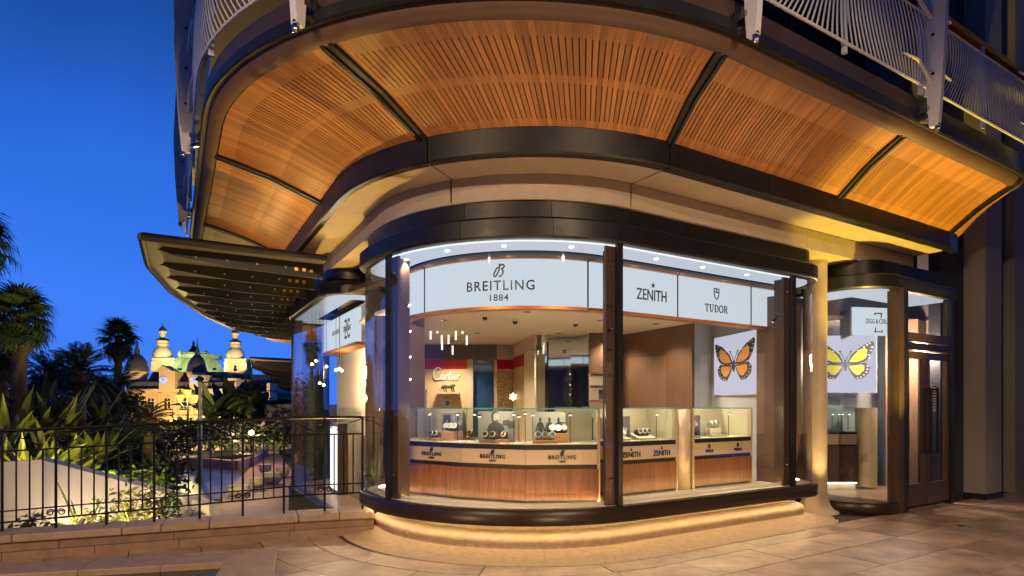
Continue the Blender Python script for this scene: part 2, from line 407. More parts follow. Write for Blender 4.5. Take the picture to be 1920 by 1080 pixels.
# luminous ceiling of the bay and LED line
inner1 = Bay([(p, n) for p, n in bay1.P[1:-1]])
MB().sweep(inner1.ring([(-.06, ZT - .012), (-.40, ZT - .012), (-.40, ZT + .03), (-.06, ZT + .03)])).build('ceiling_panel', M['frost'], w1)
MB().sweep(Bay(bay1.P[iL:iR + 1]).ring([(-.03, ZT - .016), (-.044, ZT - .016), (-.044, ZT + .01), (-.03, ZT + .01)])).build('light_strip', emis('strip_cool', (.9, .96, 1), 1.1), w1)
for k_, (t_, ss) in enumerate(((R(-48), 0), (R(-28), 0), (R(-8), 0), (R(14), 0), (PR, .55), (PR, 1.3), (PR, 2.1))):
    q_ = C1 + nrm(t_) * 1.80 + (A_ * ss if t_ == PR else Vector((0, 0)))
    MB().lathe([(.0001, ZT - .02), (.022, ZT - .02), (.026, ZT - .013), (.0001, ZT - .013)], (q_.x, q_.y, 0), 12).build('bay_downlight', M['spot'], w1)
    lamp('SPOT', 'lamp', Vector((q_.x, q_.y, ZT - .03)) - w1.location, 52, (1, .84, .62), w1, angle=100, blend=.7, radius=.03)  # downlights added in the bay ceiling to brighten ledge and counters
# inside floor ledge
MB().sweep(inner1.ring([(-.02, ZG - .1), (-.02, ZG + .006), (-.5, ZG + .006), (-.5, ZG - .1)])).build('inner_ledge', M['fabric'], w1)
MB().sweep(inner1.ring([(-.10, ZG + .006), (-.12, ZG + .034), (-.15, ZG + .034), (-.15, ZG + .006)])).build('ledge_lip', M['fabric'], w1)
MB().sweep(inner1.ring([(-.152, ZG + .010), (-.152, ZG + .026), (-.162, ZG + .026), (-.162, ZG + .010)])).build('light_strip', emis('strip_foot', (1, .66, .3), 34), w1)
# stone plinth under the bay, each stone on its own
plinth = thing('plinth', 'curved sandstone plinth with glowing light strip under corner window', 'plinth', (.8, 6.0, 0))
prof = [(-.34, ZS), (-.30, .215), (-.2, .20), (-.13, .19), (-.095, .165), (-.085, .13), (-.10, .09), (-.09, .07), (-.02, .05), (.08, .028), (.18, .012), (.31, .003), (.31, -.02), (-.5, -.02), (-.5, ZS)]
ks = list(range(1, len(bay1.P) - 1))
stones = [(1, 15), (15, 24), (24, 34), (34, 44), (44, 52), (52, iR - 3), (iR - 3, iR), (iR, len(bay1.P) - 2)]
for a, b in stones:
    seg = bay1.sub(a, b)
    P = list(seg.P); d = (P[1][0] - P[0][0]).normalized() * .002; P[0] = (P[0][0] + d, P[0][1])
    MB().sweep(Bay(P).ring(prof)).build('plinth_stone', M['plinth'], plinth, True)
MB().sweep(inner1.ring([(-.075, .311), (-.055, .311), (-.055, .322), (-.075, .322)])).build('light_strip', M['led_warm'], plinth)
# ------------------------------------------------------------------ bay 2 (left front) and bay 3 (entrance)
c2a = C1 + NL * 1.55 + B_ * 2.55; c2b = C1 + NL * 1.55 + B_ * 5.2
bay2 = Bay([(arc(c2b, .48, -151, -61, 12)[0][0] - tan(R(-151)) * .6, nrm(R(-151)))] + arc(c2b, .48, -151, -61, 12) + arc(c2a, .48, -61, 29, 12) + [(arc(c2a, .48, -61, 29, 12)[-1][0] + tan(R(29)) * .7, nrm(R(29)))])
w2 = thing('display_window', 'rounded glass display window on the left front behind iron fence', 'display window', (-3, 9.6, 0))
bay_parts(bay2, w2, -.6, .0, ZT, ZF)
glass(bay2.sub(1, 12), w2, 0, ZT); glass(bay2.sub(12, 14), w2, 0, ZT); glass(bay2.sub(14, len(bay2.P) - 2), w2, 0, ZT)
mullion(w2, bay2.P[11][0], bay2.P[11][1], 0, ZT, .10, .12)
MB().sweep(bay2.ring([(-.05, ZT - .012), (-.40, ZT - .012), (-.40, ZT + .03), (-.05, ZT + .03)])).build('ceiling_panel', M['frost'], w2)
c3 = C1 + NR * 1.72 + A_ * 4.62
bay3 = Bay([(arc(c3, .56, -58, 32, 14)[0][0] - tan(R(-58)) * .5, nrm(R(-58)))] + arc(c3, .56, -58, 32, 14))
w3 = thing('entrance', 'glazed entrance with bronze double doors and curved glass corner', 'entrance', (5.6, 8.8, 0))
ext3 = Bay(bay3.P + [(C1 + NR * 2.28 + A_ * 6.32, NR)])
bay_parts(bay3, w3, 0.0, .16, ZT - .02, ZF - .02, False)
p_end = C1 + NR * 2.28 + A_ * 4.62
seg3 = Bay([(C1 + NR * 2.28 + A_ * 4.625, NR), (C1 + NR * 2.28 + A_ * 6.30, NR)])
MB().sweep(ext3.sub(15, 16).ring([(-.04, ZT - .022), (.05, ZT - .022), (.068, ZT), (.068, ZF - .045), (.048, ZF - .022), (-.4, ZF - .022), (-.4, ZF - .08), (-.04, ZF - .08)])).build('fascia', M['bronze'], w3, True)
MB().sweep(ext3.ring([(-.12, ZF - .02), (-.10, ZF), (-.10, ZF + .2), (-.4, ZF + .2), (-.4, ZF - .02)])).build('fascia_upper', M['bronze'], w3, True)
glass(bay3, w3, .16, ZT - .02)
MB().sweep(ext3.ring([(-.05, ZT - .034), (-.6, ZT - .034), (-.6, ZT + .01), (-.05, ZT + .01)])).build('ceiling_panel', M['frost'], w3)
def on3(s, d=0, z=0): 
    p = C1 + NR * (2.28 + d) + A_ * s; return Vector((p.x, p.y, z))
ang = PR
MB().box(on3(4.68, 0, 1.57), (.13, .16, 3.12), ang).build('door_post', M['bronze_warm'], w3)
MB().box(on3(4.83, .02, 1.57), (.14, .08, 3.12), ang).build('door_post', M['bronze'], w3)
MB().box(on3(6.24, .0, 1.57), (.09, .12, 3.12), ang).build('door_post', M['bronze'], w3)
MB().box(on3(5.55, 0, 2.47), (1.30, .1, .13), ang).build('transom', M['bronze_warm'], w3)
MB().box(on3(5.55, 0, 2.34), (1.30, .12, .1), ang).build('transom', M['bronze'], w3)
MB().box(on3(5.55, 0, 2.80), (1.28, .012, .56), ang).build('glass_pane', M['glass'], w3)
def door(s0, s1, hs):
    d = MB(); cxx = (s0 + s1) / 2; w = s1 - s0
    d.box(on3(s0 + .04, 0, 1.17), (.08, .06, 2.2), ang); d.box(on3(s1 - .04, 0, 1.17), (.08, .06, 2.2), ang)
    d.box(on3(cxx, 0, .22), (w - .162, .058, .3), ang); d.box(on3(cxx, 0, 2.22), (w - .162, .058, .1), ang)
    o = d.build('door', M['bronze_warm'], w3)
    MB().box(on3(cxx, 0, 1.27), (w - .162, .012, 1.79), ang).build('door_pane', M['glass'], o)
    h = MB(); h.box(on3(hs, .12, 1.28), (.035, .03, .95), ang); h.box(on3(hs, .06, 1.73), (.035, .12, .03), ang); h.box(on3(hs, .06, .83), (.035, .12, .03), ang)
    h.box(on3(hs, .04, 1.28), (.02, .02, .9), ang)
    h.build('door_handle', M['bronze'], o)
door(4.915, 5.50, 5.40); door(5.51, 6.19, 5.62)
t = MB().box(on3(5.86, -.02, 1.62), (.24, .004, .42), ang).build('notice', M['paper']); tag(t, 'printed paper notice taped inside the right door leaf', 'notice')
for k in range(9):
    MB().box(on3(5.86 + random.uniform(-.02, .02), -.0165, 1.78 - k * .04), (random.uniform(.1, .17), .002, .014), ang).build('print_line', M['ink'], t)
t = MB().box(on3(5.04, -.02, 1.92), (.12, .004, .5), ang).build('notice', M['whitecard']); tag(t, 'tall white opening hours card inside the left door leaf', 'notice')
for k in range(2): MB().lathe([(.0001, 0), (.025, 0), (.025, .003), (.0001, .003)], n=10).build('print_dot', mat('blue_ink', (.02, .03, .2), .5), t).matrix_local = Matrix.Translation(on3(5.05, -.014, 1.86 - k * .08)) @ Matrix.Rotation(ang, 4, 'Z') @ Matrix.Rotation(R(90), 4, 'X')
t = MB().box(on3(5.06, -.02, 1.02), (.1, .004, .14), ang).build('sticker', mat('red_sticker', (.5, .09, .05), .5)); tag(t, 'small red and white sticker low on the left door leaf', 'sticker')
# ================================================================== BUILDING
bld = thing('building', 'corner building with cream stone band and tall grey pilasters', 'building', (2, 10, 0))
ZB0, ZB1 = 3.52, 3.77
for t0, t1 in ((-7.5, -2.2), (-2.2, -.35), (-.35, phi_t(-24)), (phi_t(-24), .985), (.985, 4.0), (4.0, 6.72)):
    g = .003
    MB().sweep(sweepQ([(1.5, ZB0), (2.0, ZB0), (2.0, ZB1), (1.5, ZB1)], t0 + g, t1 - g, c=.2)).build('stone_panel', M['stone'], bld)
    MB().sweep(sweepQ([(2.002, ZB1 - .002), (2.47, ZB1 - .002), (2.47, ZB1 + .06), (2.002, ZB1 + .06)], t0 + g, t1 - g, c=.22)).build('stone_soffit', M['stone'], bld)
MB().sweep(sweepQ([(1.45, ZB0 + .02), (1.97, ZB0 + .02), (1.97, 4.2), (1.45, 4.2)], -7.5, 6.9, c=.2)).build('core_wall', M['joint'], bld)
# underside of stone band between bay tops
MB().sweep(sweepQ([(.9, ZB0 - .004), (1.995, ZB0 - .004), (1.995, ZB0 + .015), (.9, ZB0 + .015)], -7.5, 6.7, c=.2)).build('stone_underside', M['stone'], bld)
# column between the corner window and the entrance
cp = Vector((4.28, 8.62))
MB().lathe([(.31, 0), (.305, .02), (.24, .05), (.195, .11), (.17, .2), (.16, .3), (.16, .305), (.155, .31), (.155, 3.3), (.155, 3.45), (.17, 3.52)], (cp.x - .02, cp.y, 0), 32).build('column', M['stone'], bld, True)
def wallseg(name, m, s0, s1, n0, n1, z0, z1, base=C1):
    a = base + A_ * s0 + NR * n0; b = base + A_ * s1 + NR * n0; c = base + A_ * s1 + NR * n1; d = base + A_ * s0 + NR * n1
    return MB().prism([a, b, c, d], z0, z1).build(name, m, bld)
wallseg('dark_wall', M['darkwall'], 6.36, 7.15, 1.95, 2.12, -.1, 9)
wallseg('pilaster', M['greywall'], 7.15, 7.75, 1.2, 2.42, 0, 9)
wallseg('pilaster_base', M['black'], 7.13, 7.77, 1.2, 2.44, -.1, .09)
d = wallseg('dark_gate', M['darkwall'], 7.76, 14, 1.3, 1.9, -.1, 4.2)
for zz in (.75, 2.3, 3.4):
    for ss in (8.05, 8.5):
        o = MB().lathe([(.0001, 0), (.06, 0), (.05, .03), (.0001, .05)], n=10).build('gate_stud', M['black'], d, True)
        p = C1 + A_ * ss + NR * 1.9
        o.data.transform(Matrix.Translation((p.x, p.y, zz)) @ Matrix.Rotation(PR, 4, 'Z') @ Matrix.Rotation(R(90), 4, 'X') @ Matrix.Translation(bld.location) )
wallseg('upper_wall', M['greywall'], 7.76, 14, 1.3, 2.0, 4.2, 5.6); wallseg('upper_window', M['pane_dark'], 7.76, 14, 1.3, 1.8, 5.61, 6.9); wallseg('upper_wall', M['greywall'], 7.76, 14, 1.3, 2.0, 6.91, 9); wallseg('pilaster', M['greywall'], 8.5, 9.0, 2.01, 2.35, 0, 9)
wallseg('upper_wall', M['darkwall'], 1.2, 6.34, -.5, .9, 4.75, 9)
for s0 in (2.0, 3.1, 4.2, 5.3):
    fr = MB(); 
    for s in (s0, s0 + .98):
        p = C1 + A_ * s + NR * .95; fr.box((p.x, p.y, 6.3), (.08, .1, 2.9), PR)
    p = C1 + A_ * (s0 + .49) + NR * .95
    fr.box((p.x, p.y, 7.72), (.9, .1, .09), PR); fr.box((p.x, p.y, 4.9), (.9, .1, .09), PR)
    f = fr.build('window', M['bronze'], bld)
    p = C1 + A_ * (s0 + .49) + NR * .93
    MB().box((p.x, p.y, 6.3), (.9, .02, 2.75), PR).build('pane', M['pane_dark'], f)
wallseg('upper_pilaster', M['greywall'], 6.36, 6.8, .5, 1.5, 4.7, 9)
# ================================================================== BALCONY
bal = thing('balcony', 'curved balcony with slatted cedar soffit and white wavy railing', 'balcony', (0, 5, 4.4))
T0, T1 = -6.2, 7.1
def cap(r, t):
    if t > 6.6:
        f = math.sqrt(max(0, 1 - ((t - 6.6) / .55) ** 2)) if t < 7.15 else 0
        return 2.3 + (r - 2.3) * max(f, .05)
    return r
RI, RO, ZI, ZO = 2.51, 3.42, 4.0, 4.385
def SP(q, t, dz=0):
    r = cap(lerp(RI, RO, q), t); p = Q(r, t)
    return Vector((p.x, p.y, ZI + (ZO - ZI) * (q + .10 * math.sin(math.pi * q)) + dz))
# inner dark ring beam and dark backing above the boards
tb = trange(T0, T1)
rb_ = [T0, -3.9, -.86, phi_t(-24.5), phi_t(30), 2.4, 3.78, 5.2, 6.6, 6.98]
for a, b in zip(rb_[:-1], rb_[1:]):
    MB().sweep(sweepQ([(2.40, 3.765), (2.49, 3.765), (2.505, 3.78), (2.505, 4.02), (2.40, 4.02)], a + .0018, b - .0018, cap)).build('ring_beam', M['bronze'], bal, True)
MB().sweep([[SP(0, t, .05), SP(.5, t, .05), SP(1, t, .05), SP(1, t, .09), SP(.5, t, .09), SP(0, t, .09)] for t in tb]).build('soffit_backing', M['slotback'], bal)
MB().sweep(sweepQ([(3.432, 4.372), (3.47, 4.375), (3.515, 4.395), (3.545, 4.43), (3.556, 4.47), (3.432, 4.47)], T0, T1, cap)).build('rim', M['rim'], bal, True)
MB().sweep(sweepQ([(3.50, 4.472), (3.60, 4.445), (3.615, 4.46), (3.60, 4.56), (3.50, 4.56)], T0, T1, cap)).build('gutter', M['black'], bal, True)
MB().sweep(sweepQ([(2.2, 4.562), (3.575, 4.562), (3.575, 4.73), (3.5, 4.75), (2.2, 4.75)], T0, T1, cap)).build('slab_edge', M['bronze_warm'], bal, True)
MB().sweep(sweepQ([(.5, 4.3), (2.3, 4.3), (2.3, 4.74), (.5, 4.74)], T0, 6.95, cap)).build('floor_slab', M['joint'], bal)
BEAMS = [-3.9, -.86, phi_t(-25.5), phi_t(30), 3.78, 6.6]
def mpt(t):  # metres per unit t on the boards
    return (PR - PL) * 2.95 if 0 <= t < 1 else 1.0
def beam(t):
    w = .055 / mpt(t)
    rings = []
    for q, dz in ((-.03, -.015), (0, -.03), (.5, -.03), (1.0, -.03), (1.09, -.01), (1.17, .06), (1.22, .11)):
        rings.append([SP(q, t - w, dz if q < 1.05 else dz), SP(q, t - w * .35, dz), SP(q, t - w * .3, dz + .02), SP(q, t + w * .3, dz + .02), SP(q, t + w * .35, dz), SP(q, t + w, dz), SP(q, t + w, dz + .06), SP(q, t - w, dz + .06)])
    MB().sweep(rings).build('soffit_beam', M['black'], bal)
for t in BEAMS: beam(t)
panels = [(T0, -3.9, .07, 1), (-3.9, -.86, .058, 1), (-.86, BEAMS[2], .050, 1), (BEAMS[2], BEAMS[3], .050, 1), (BEAMS[3], 3.78, .050, 0), (3.78, 6.6, .054, 0), (6.6, T1, .08, 0)]
for t0, t1, pitch, two in panels:
    g0 = .06 / mpt(t0 + 1e-6); g1 = .06 / mpt(t1 - 1e-6)
    a, b = t0 + g0, t1 - g1
    def metr(t): return (min(t, 0)) + max(0, min(t, 1)) * (PR - PL) * 2.95 + max(0, t - 1)
    def inv(m):
        if m < 0: return m
        k = (PR - PL) * 2.95
        return m / k if m < k else 1 + m - k
    n = max(3, round((metr(b) - metr(a)) / pitch)); ma, mb_ = metr(a), metr(b)
    pan = MB().sweep([[SP(1.0, t, .025), SP(1.012, t, .025), SP(1.012, t, .05), SP(1.0, t, .05)] for t in trange(a, b)]).build('soffit_panel', M['black'], bal)
    slot = .0050 if t0 == BEAMS[2] else .0058
    for i in range(n):
        m0, m1 = lerp(ma, mb_, i / n), lerp(ma, mb_, (i + 1) / n)
        e = .0006
        if two: secs = [(0, e), (.07, e), (.071, slot), (.41, slot), (.411, e), (.485, e), (.486, slot), (.85, slot), (.851, e), (.996, e)]
        else: secs = [(0, e), (.09, e), (.091, slot), (.42, slot), (.72, slot), (.721, e), (.996, e)]
        if i == 0: pass
        rings = []
        for q, gg in secs:
            l = inv(m0 + (e if i == 0 else gg)); r = inv(m1 - (e if i == n - 1 else gg))
            rings.append([SP(q, l), SP(q, r), SP(q, r, .022), SP(q, l, .022)])
        mb = MB().sweep(rings)
        o = mb.build('plank', M['cedar'], pan)
        uvl = o.data.uv_layers.new(name='UVMap')
        ns = len(secs)
        for lp in o.data.loops:
            k, c = divmod(lp.vertex_index, 4)
            uvl.data[lp.index].uv = (secs[min(k, ns - 1)][0] * .9, (m0 if c in (0, 3) else m1) + 10)
# railing
ZR0, ZR1 = 4.80, 5.55
def ringline(name, rho, z, r, m, t0=T0, t1=T1, sm=True):
    MB().tube([(*Q(cap(rho, t), t), z) for t in trange(t0, t1)], r, 6).build(name, m, bal, sm)
ringline('rail', 3.66, ZR0, .014, M['white_steel']); ringline('rail', 3.66, ZR1, .014, M['white_steel'])
MB().sweep(sweepQ([(3.50, 5.70), (3.62, 5.70), (3.65, 5.73), (3.62, 5.765), (3.50, 5.765), (3.47, 5.73)], T0, T1, cap)).build('handrail', M['mahogany'], bal, True)
PT = BEAMS
spans = [(T0, -3.9), (-3.9, -.86), (-.86, BEAMS[2]), (BEAMS[2], BEAMS[3]), (BEAMS[3], 3.78), (3.78, 6.6)]
def metr(t): return (min(t, 0)) + max(0, min(t, 1)) * (PR - PL) * 3.66 + max(0, t - 1)
def inv(m):
    k = (PR - PL) * 3.66
    if m < 0: return m
    return m / k if m < k else 1 + m - k
for t0, t1 in spans:
    ma, mb_ = metr(t0), metr(t1); Ls = mb_ - ma
    n = int(Ls / .062)
    for i in range(1, n):
        f = i / n; pts = []
        for j in range(9):
            s = j / 8
            off = .30 * math.sin(2 * math.pi * f) * (s - .5) + .11 * math.sin(2 * math.pi * f + .9) * math.sin(math.pi * s)
            m = min(mb_ - .02, max(ma + .02, ma + f * Ls + off))
            pts.append((*Q(cap(3.66, inv(m)) + .02 * math.sin(math.pi * s), inv(m)), lerp(ZR0, ZR1, s)))
        MB().tube(pts, .0085, 4, False).build('baluster', M['white_steel'], bal, True)
    # rail posts in between
    for f in (.0, .5, 1.0):
        m = lerp(ma, mb_, f); tt = inv(min(max(m, ma + .05), mb_ - .05)); p = Q(cap(3.63, tt), tt)
        MB().box((p.x, p.y, 5.2), (.05, .03, .95), PR).build('rail_post', M['white_steel'], bal)
    # steel arms bracing the rail to the blade posts
    for tp, sgn in ((t0, 1), (t1, -1)):
        mm = metr(tp)
        for z0, z1 in ((5.50, 5.62), (4.84, 5.0)):
            pa = Q(3.72, inv(mm + sgn * .03)); pb = Q(3.68, inv(mm + sgn * .5)); pc = Q(3.70, inv(mm + sgn * .25))
            MB().tube([(*pa, z0 - .02), (*pc, z1), (*pb, z1 + .0)], [.022, .018, .014], 6).build('brace_arm', M['white_steel'], bal, True)
for t in BEAMS:
    tq = t
    p = Q(3.74, tq); n = (Q(4, tq, 0) - Q(3, tq, 0)).normalized(); tg = Vector((-n.y, n.x))
    pr = [(4.36, .045), (4.7, .075), (5.1, .10), (5.6, .12), (6.1, .10), (6.6, .075), (7.2, .10), (7.8, .12), (8.4, .1), (8.9, .07)]
    rings = []
    for z, w in pr:
        c = p + n * .0
        rings.append([(*(c + n * w + tg * .03), z), (*(c + n * w - tg * .03), z), (*(c - n * w * .8 - tg * .03), z), (*(c - n * w * .8 + tg * .03), z)])
    bp_ = MB().sweep(rings).build('blade_post', M['white_steel'], bal)
    for z in (4.9, 5.3, 5.75, 6.2):
        for sg in (-1, 1):
            c = p + tg * sg * .03
            b = MB().lathe([(.0001, -.006), (.016, -.006), (.016, .006), (.0001, .006)], n=8)
            o = b.build('bolt', M['iron'], bp_)
            o.data.transform(Matrix.Translation(Vector((*c, z)) - bal.location) @ Matrix.Rotation(math.atan2(tg.y, tg.x), 4, 'Z') @ Matrix.Rotation(R(90), 4, 'Y') @ Matrix.Translation(bal.location))
    # polished clamp at the foot
    k = MB().tube([(*(p - n * .18), 4.50), (*(p + n * .0), 4.42), (*(p + n * .03), 4.36)], [.028, .03, .03], 8)
    k.lathe([(.0001, -.035), (.022, -.026), (.03, 0), (.022, .026), (.0001, .035)], (p.x + n.x * .03, p.y + n.y * .03, 4.33), 10)
    k.box((*(p - n * .1), 4.56), (.06, .14, .05), math.atan2(tg.y, tg.x))
    k.build('clamp', M['chrome'], bal, True)
# next floor's soffit, high above
up = thing('balcony', 'upper balcony soffit glimpsed high above the left railing', 'balcony', (0, 6, 7.8))
MB().sweep(sweepQ([(1.5, 7.75), (3.3, 7.95), (3.5, 8.1), (1.5, 8.1)], -6.2, 6.5)).build('soffit', M['cedar_solid'], up)
MB().sweep(sweepQ([(3.505, 8.0), (3.6, 8.05), (3.6, 8.3), (3.505, 8.3)], -6.2, 6.5)).build('slab_edge', M['bronze'], up)
# ================================================================== SHOP INTERIOR
room = thing('shop_room', 'bright watch shop interior with white ceiling and walnut walls', 'shop interior', (1, 10, .48))
ceil_poly = [Q(1.52, t, .17) for t in trange(-.6, 4.0)] + [Vector((3.6, 9.4)), Vector((3.6, 14)), Vector((-4, 14)), Vector((-2.2, 9))]
MB().prism(ceil_poly, 2.75, 2.79).build('ceiling', M['ceil'], room)
MB().prism(ceil_poly, ZG - .12, ZG - .006).build('floor', M['floor'], room)
def panel(name, m, u0, v0, u1, v1, Y, Y1=None, th=.04, parent=room):
    """upright panel seen between two picture columns, standing at depth Y (Y1 at its right end)"""
    Y1 = Y if Y1 is None else Y1
    a = at(u0, 760, Y); b = at(u1, 760, Y1)
    z1 = 1.5 - (v0 - 760) * Y / F; z0 = 1.5 - (v1 - 760) * Y / F
    if parent is room and v1 >= 860: z0 = .475
    return MB().slab(a, b, th, z0, z1).build(name, m, parent)
YB = 12.6
panel('wall', M['wallbeige'], 745, 560, 1400, 870, 13.2)
panel('fascia', M['darkbrown'], 770, 640, 931, 674, YB)
panel('red_band', M['red'], 780, 673, 876, 692, YB + .02)
panel('tan_panel', M['walltan'], 780, 692, 876, 870, YB + .02)
panel('door_jamb', M['wallbeige'], 876, 674, 887, 870, YB)
panel('blue_glass_door', M['blueglass'], 887, 673, 924, 870, YB + .1)
panel('door_jamb', M['wallbeige'], 926, 674, 932, 870, YB)
panel('wall', M['wallbeige'], 931, 641, 963, 674, YB, YB + .2)
panel('red_band', M['red'], 932, 674, 963, 692, YB, YB + .2)
panel('wall', M['wallbeige'], 963, 641, 1003, 672, YB + .2, 10.8)
panel('red_band', M['red'], 963, 673, 985, 692, YB + .18, 11.5)
# mosaic niche, tiles joined (too small to pick apart)
for mm, ph in ((M['mosaic_a'], 0), (M['mosaic_b'], 1)):
    q = MB()
    for (ua, Ya, ub, Yb, nx) in ((932, YB, 962, YB + .2, 15), (963, YB + .18, 985, 11.5, 13)):
        a = at(ua, 760, Ya); b = at(ub, 760, Yb)
        for i in range(nx):
            for j in range(44):
                if random.random() < .5 if ph else random.random() < .62:
                    f = (i + .5 + random.uniform(-.2, .2)) / nx; z = .5 + (j + .5) / 44 * 1.75
                    p = a.lerp(b, f)
                    q.box((p.x, p.y - .03 - .006 * ph, z), (.022, .012, .03), math.atan2(b.y - a.y, b.x - a.x))
    q.build('mosaic', mm, room)['kind'] = 'stuff'
panel('wall', M['walltan'], 932, 692, 963, 870, YB + .03, YB + .23)
panel('wall', M['walltan'], 963, 692, 986, 870, YB + .21, 11.5)
panel('wall', M['wallbeige'], 985, 660, 1004, 870, 11.2, 10.9)
panel('mirror', M['mirror'], 1009, 626, 1023, 870, 10.9, 10.8)
panel('mirror', M['mirror'], 1024, 626, 1070, 870, 10.8, 11.3)
panel('mirror', M['mirror'], 1071, 626, 1105, 870, 11.3, 10.9)
panel('cabinet', M['walnut_dark'], 1105, 625, 1160, 702, 10.6)
for v in (703, 725, 752): 
    panel('shelf', M['walnut_dark'], 1105, v - 2, 1160, v + 2, 10.5, th=.3)
panel('cabinet_back', M['wallbeige'], 1105, 702, 1160, 860, 10.75)
panel('shelf_light', M['led_in'], 1110, 723, 1146, 724, 10.62)
panel('shelf_light', M['led_in'], 1110, 750, 1146, 751, 10.62)
t = MB().box(at(1132, 740, 10.5), (.17, .03, .17)).build('picture', M['photodark']); tag(t, 'small dark framed picture on the lit cabinet shelf', 'picture')
panel('wall', M['walnut_dark'], 1160, 600, 1300, 870, 11.0, 9.35, th=.05)
panel('wall', M['wallgrey'], 1300, 600, 1340, 870, 9.38, 9.62)
panel('wall', M['wallgrey'], 1325, 590, 1430, 870, 9.75, 8.3, th=.05)
panel('wall', M['brown'], 1420, 560, 1462, 880, 8.25, 8.0)
panel('wall', M['brown'], 1462, 560, 1530, 880, 8.05, 9.4)
panel('wall', M['brown'], 756, 594, 796, 870, 8.3, 8.3)
panel('wall', M['darkbrown'], 700, 560, 757, 870, 8.75, 8.32)
MB().slab((-1.22, 8.35), (-2.3, 13.2), .06, .4, 2.76).build('wall', M['wallbeige'], room)
MB().slab((3.6, 9.3), (3.6, 14), .06, .4, 2.76).build('wall', M['wallbeige'], room)
MB().sweep([[(*Q(r, t, .17), z) for r, z in ((1.44, 2.70), (1.535, 2.70), (1.535, 3.125), (1.44, 3.125))] for t in trange(-.9, 4.1)]).build('bulkhead', M['wallgrey'], room)
MB().prism([Q(1.6, t, .17) for t in trange(-1.0, 4.25)] + [Vector((4.4, 9.2)), Vector((3.6, 14)), Vector((-4, 14)), Vector((-2.6, 9.2))], 3.14, 3.2).build('roof_deck', M['joint'], room)
# ---- lettering
def font_mesh(txt, size, ext=.004, sx=1.0, sp=1.0, bold=0):
    c = bpy.data.curves.new('txt', 'FONT'); c.body = txt; c.size = size; c.align_x = 'CENTER'; c.space_character = sp; c.resolution_u = 3; c.offset = bold
    o = bpy.data.objects.new('txt', c); me = bpy.data.meshes.new_from_object(o)
    vs = [Vector((v.co.x * sx, v.co.y)) for v in me.vertices]; fs = [tuple(p.vertices) for p in me.polygons]
    bpy.data.objects.remove(o); bpy.data.meshes.remove(me)
    return vs, fs
def ribbon(strokes, w):
    vs, fs = [], []
    for st in strokes:
        ww = w
        if isinstance(st, tuple): ww, st = w * st[0], st[1]
        P = [Vector(p) for p in st]; b = len(vs)
        for i, p in enumerate(P):
            t = (P[min(i + 1, len(P) - 1)] - P[max(i - 1, 0)]).normalized(); n = Vector((-t.y, t.x)) * ww / 2
            vs += [p + n, p - n]
        for i in range(len(P) - 1): fs.append((b + 2 * i, b + 2 * i + 1, b + 2 * i + 3, b + 2 * i + 2))
    return vs, fs
def ellipse(cx_, cy_, rx, ry, a0=0, a1=360, n=18):
    return [(cx_ + rx * math.cos(R(lerp(a0, a1, i / n))), cy_ + ry * math.sin(R(lerp(a0, a1, i / n)))) for i in range(n + 1)]
def place(shape, fn, th=.004):
    """raises a flat letter shape onto a surface: fn(x, y, out) -> world"""
    vs, fs = shape; m = MB(); n = len(vs)
    V = [fn(p.x, p.y, th) for p in vs] + [fn(p.x, p.y, 0) for p in vs]
    ed = {}
    for f in fs:
        for i in range(len(f)):
            a, b = f[i], f[(i + 1) % len(f)]
            ed[(a, b)] = ed.get((a, b), 0) + 1
    F2 = list(fs) + [(a, b, b + n, a + n)[::-1] for (a, b) in ed if (b, a) not in ed]
    return m.add(V, F2)
def xf(shape, dx, dy, s=1): return [Vector((p.x * s + dx, p.y * s + dy)) for p in shape[0]], shape[1]
def scale_to(shape, width):
    xs = [p.x for p in shape[0]]; s = width / (max(xs) - min(xs)); c = (max(xs) + min(xs)) / 2
    return [Vector(((p.x - c) * s, p.y * s)) for p in shape[0]], shape[1]
def hset(shape, height):
    ys = [p.y for p in shape[0]]; s = height / (max(ys) - min(ys)); m = min(ys)
    return [Vector((p.x, (p.y - m) * s)) for p in shape[0]], shape[1]
LETB = [(1.25, [(.42, 1.0), (.44, .8), (.40, .55), (.30, .3), (.18, .1), (.08, .02), (.0, .06), (.0, .2), (.08, .42), (.2, .62), (.34, .75)]),
        (1.4, [(.48, .86), (.62, .93), (.76, .9), (.80, .78), (.72, .66), (.55, .58), (.66, .53), (.72, .4), (.68, .24), (.56, .08), (.44, .05), (.38, .1)])]
def emblem_b(h, w): return ribbon([(k, [((x - .4) * h, y * h) for x, y in st]) for k, st in LETB], w)
def star(r):
    vs = [Vector((0, 0))] + [Vector((math.sin(i * math.pi / 5), math.cos(i * math.pi / 5))) * (r if i % 2 == 0 else r * .42) for i in range(10)]
    return vs, [(0, 1 + (i + 1) % 10, 1 + i) for i in range(10)]
def shield(h, w):
    return ribbon([[(-.35 * h, h), (.35 * h, h)], [(-.35 * h, h), (-.33 * h, .45 * h), (-.2 * h, .15 * h), (0, 0), (.2 * h, .15 * h), (.33 * h, .45 * h), (.35 * h, h)],
                   [(-.35 * h, .68 * h), (.35 * h, .68 * h)], [(0, .68 * h), (0, h)]], w)
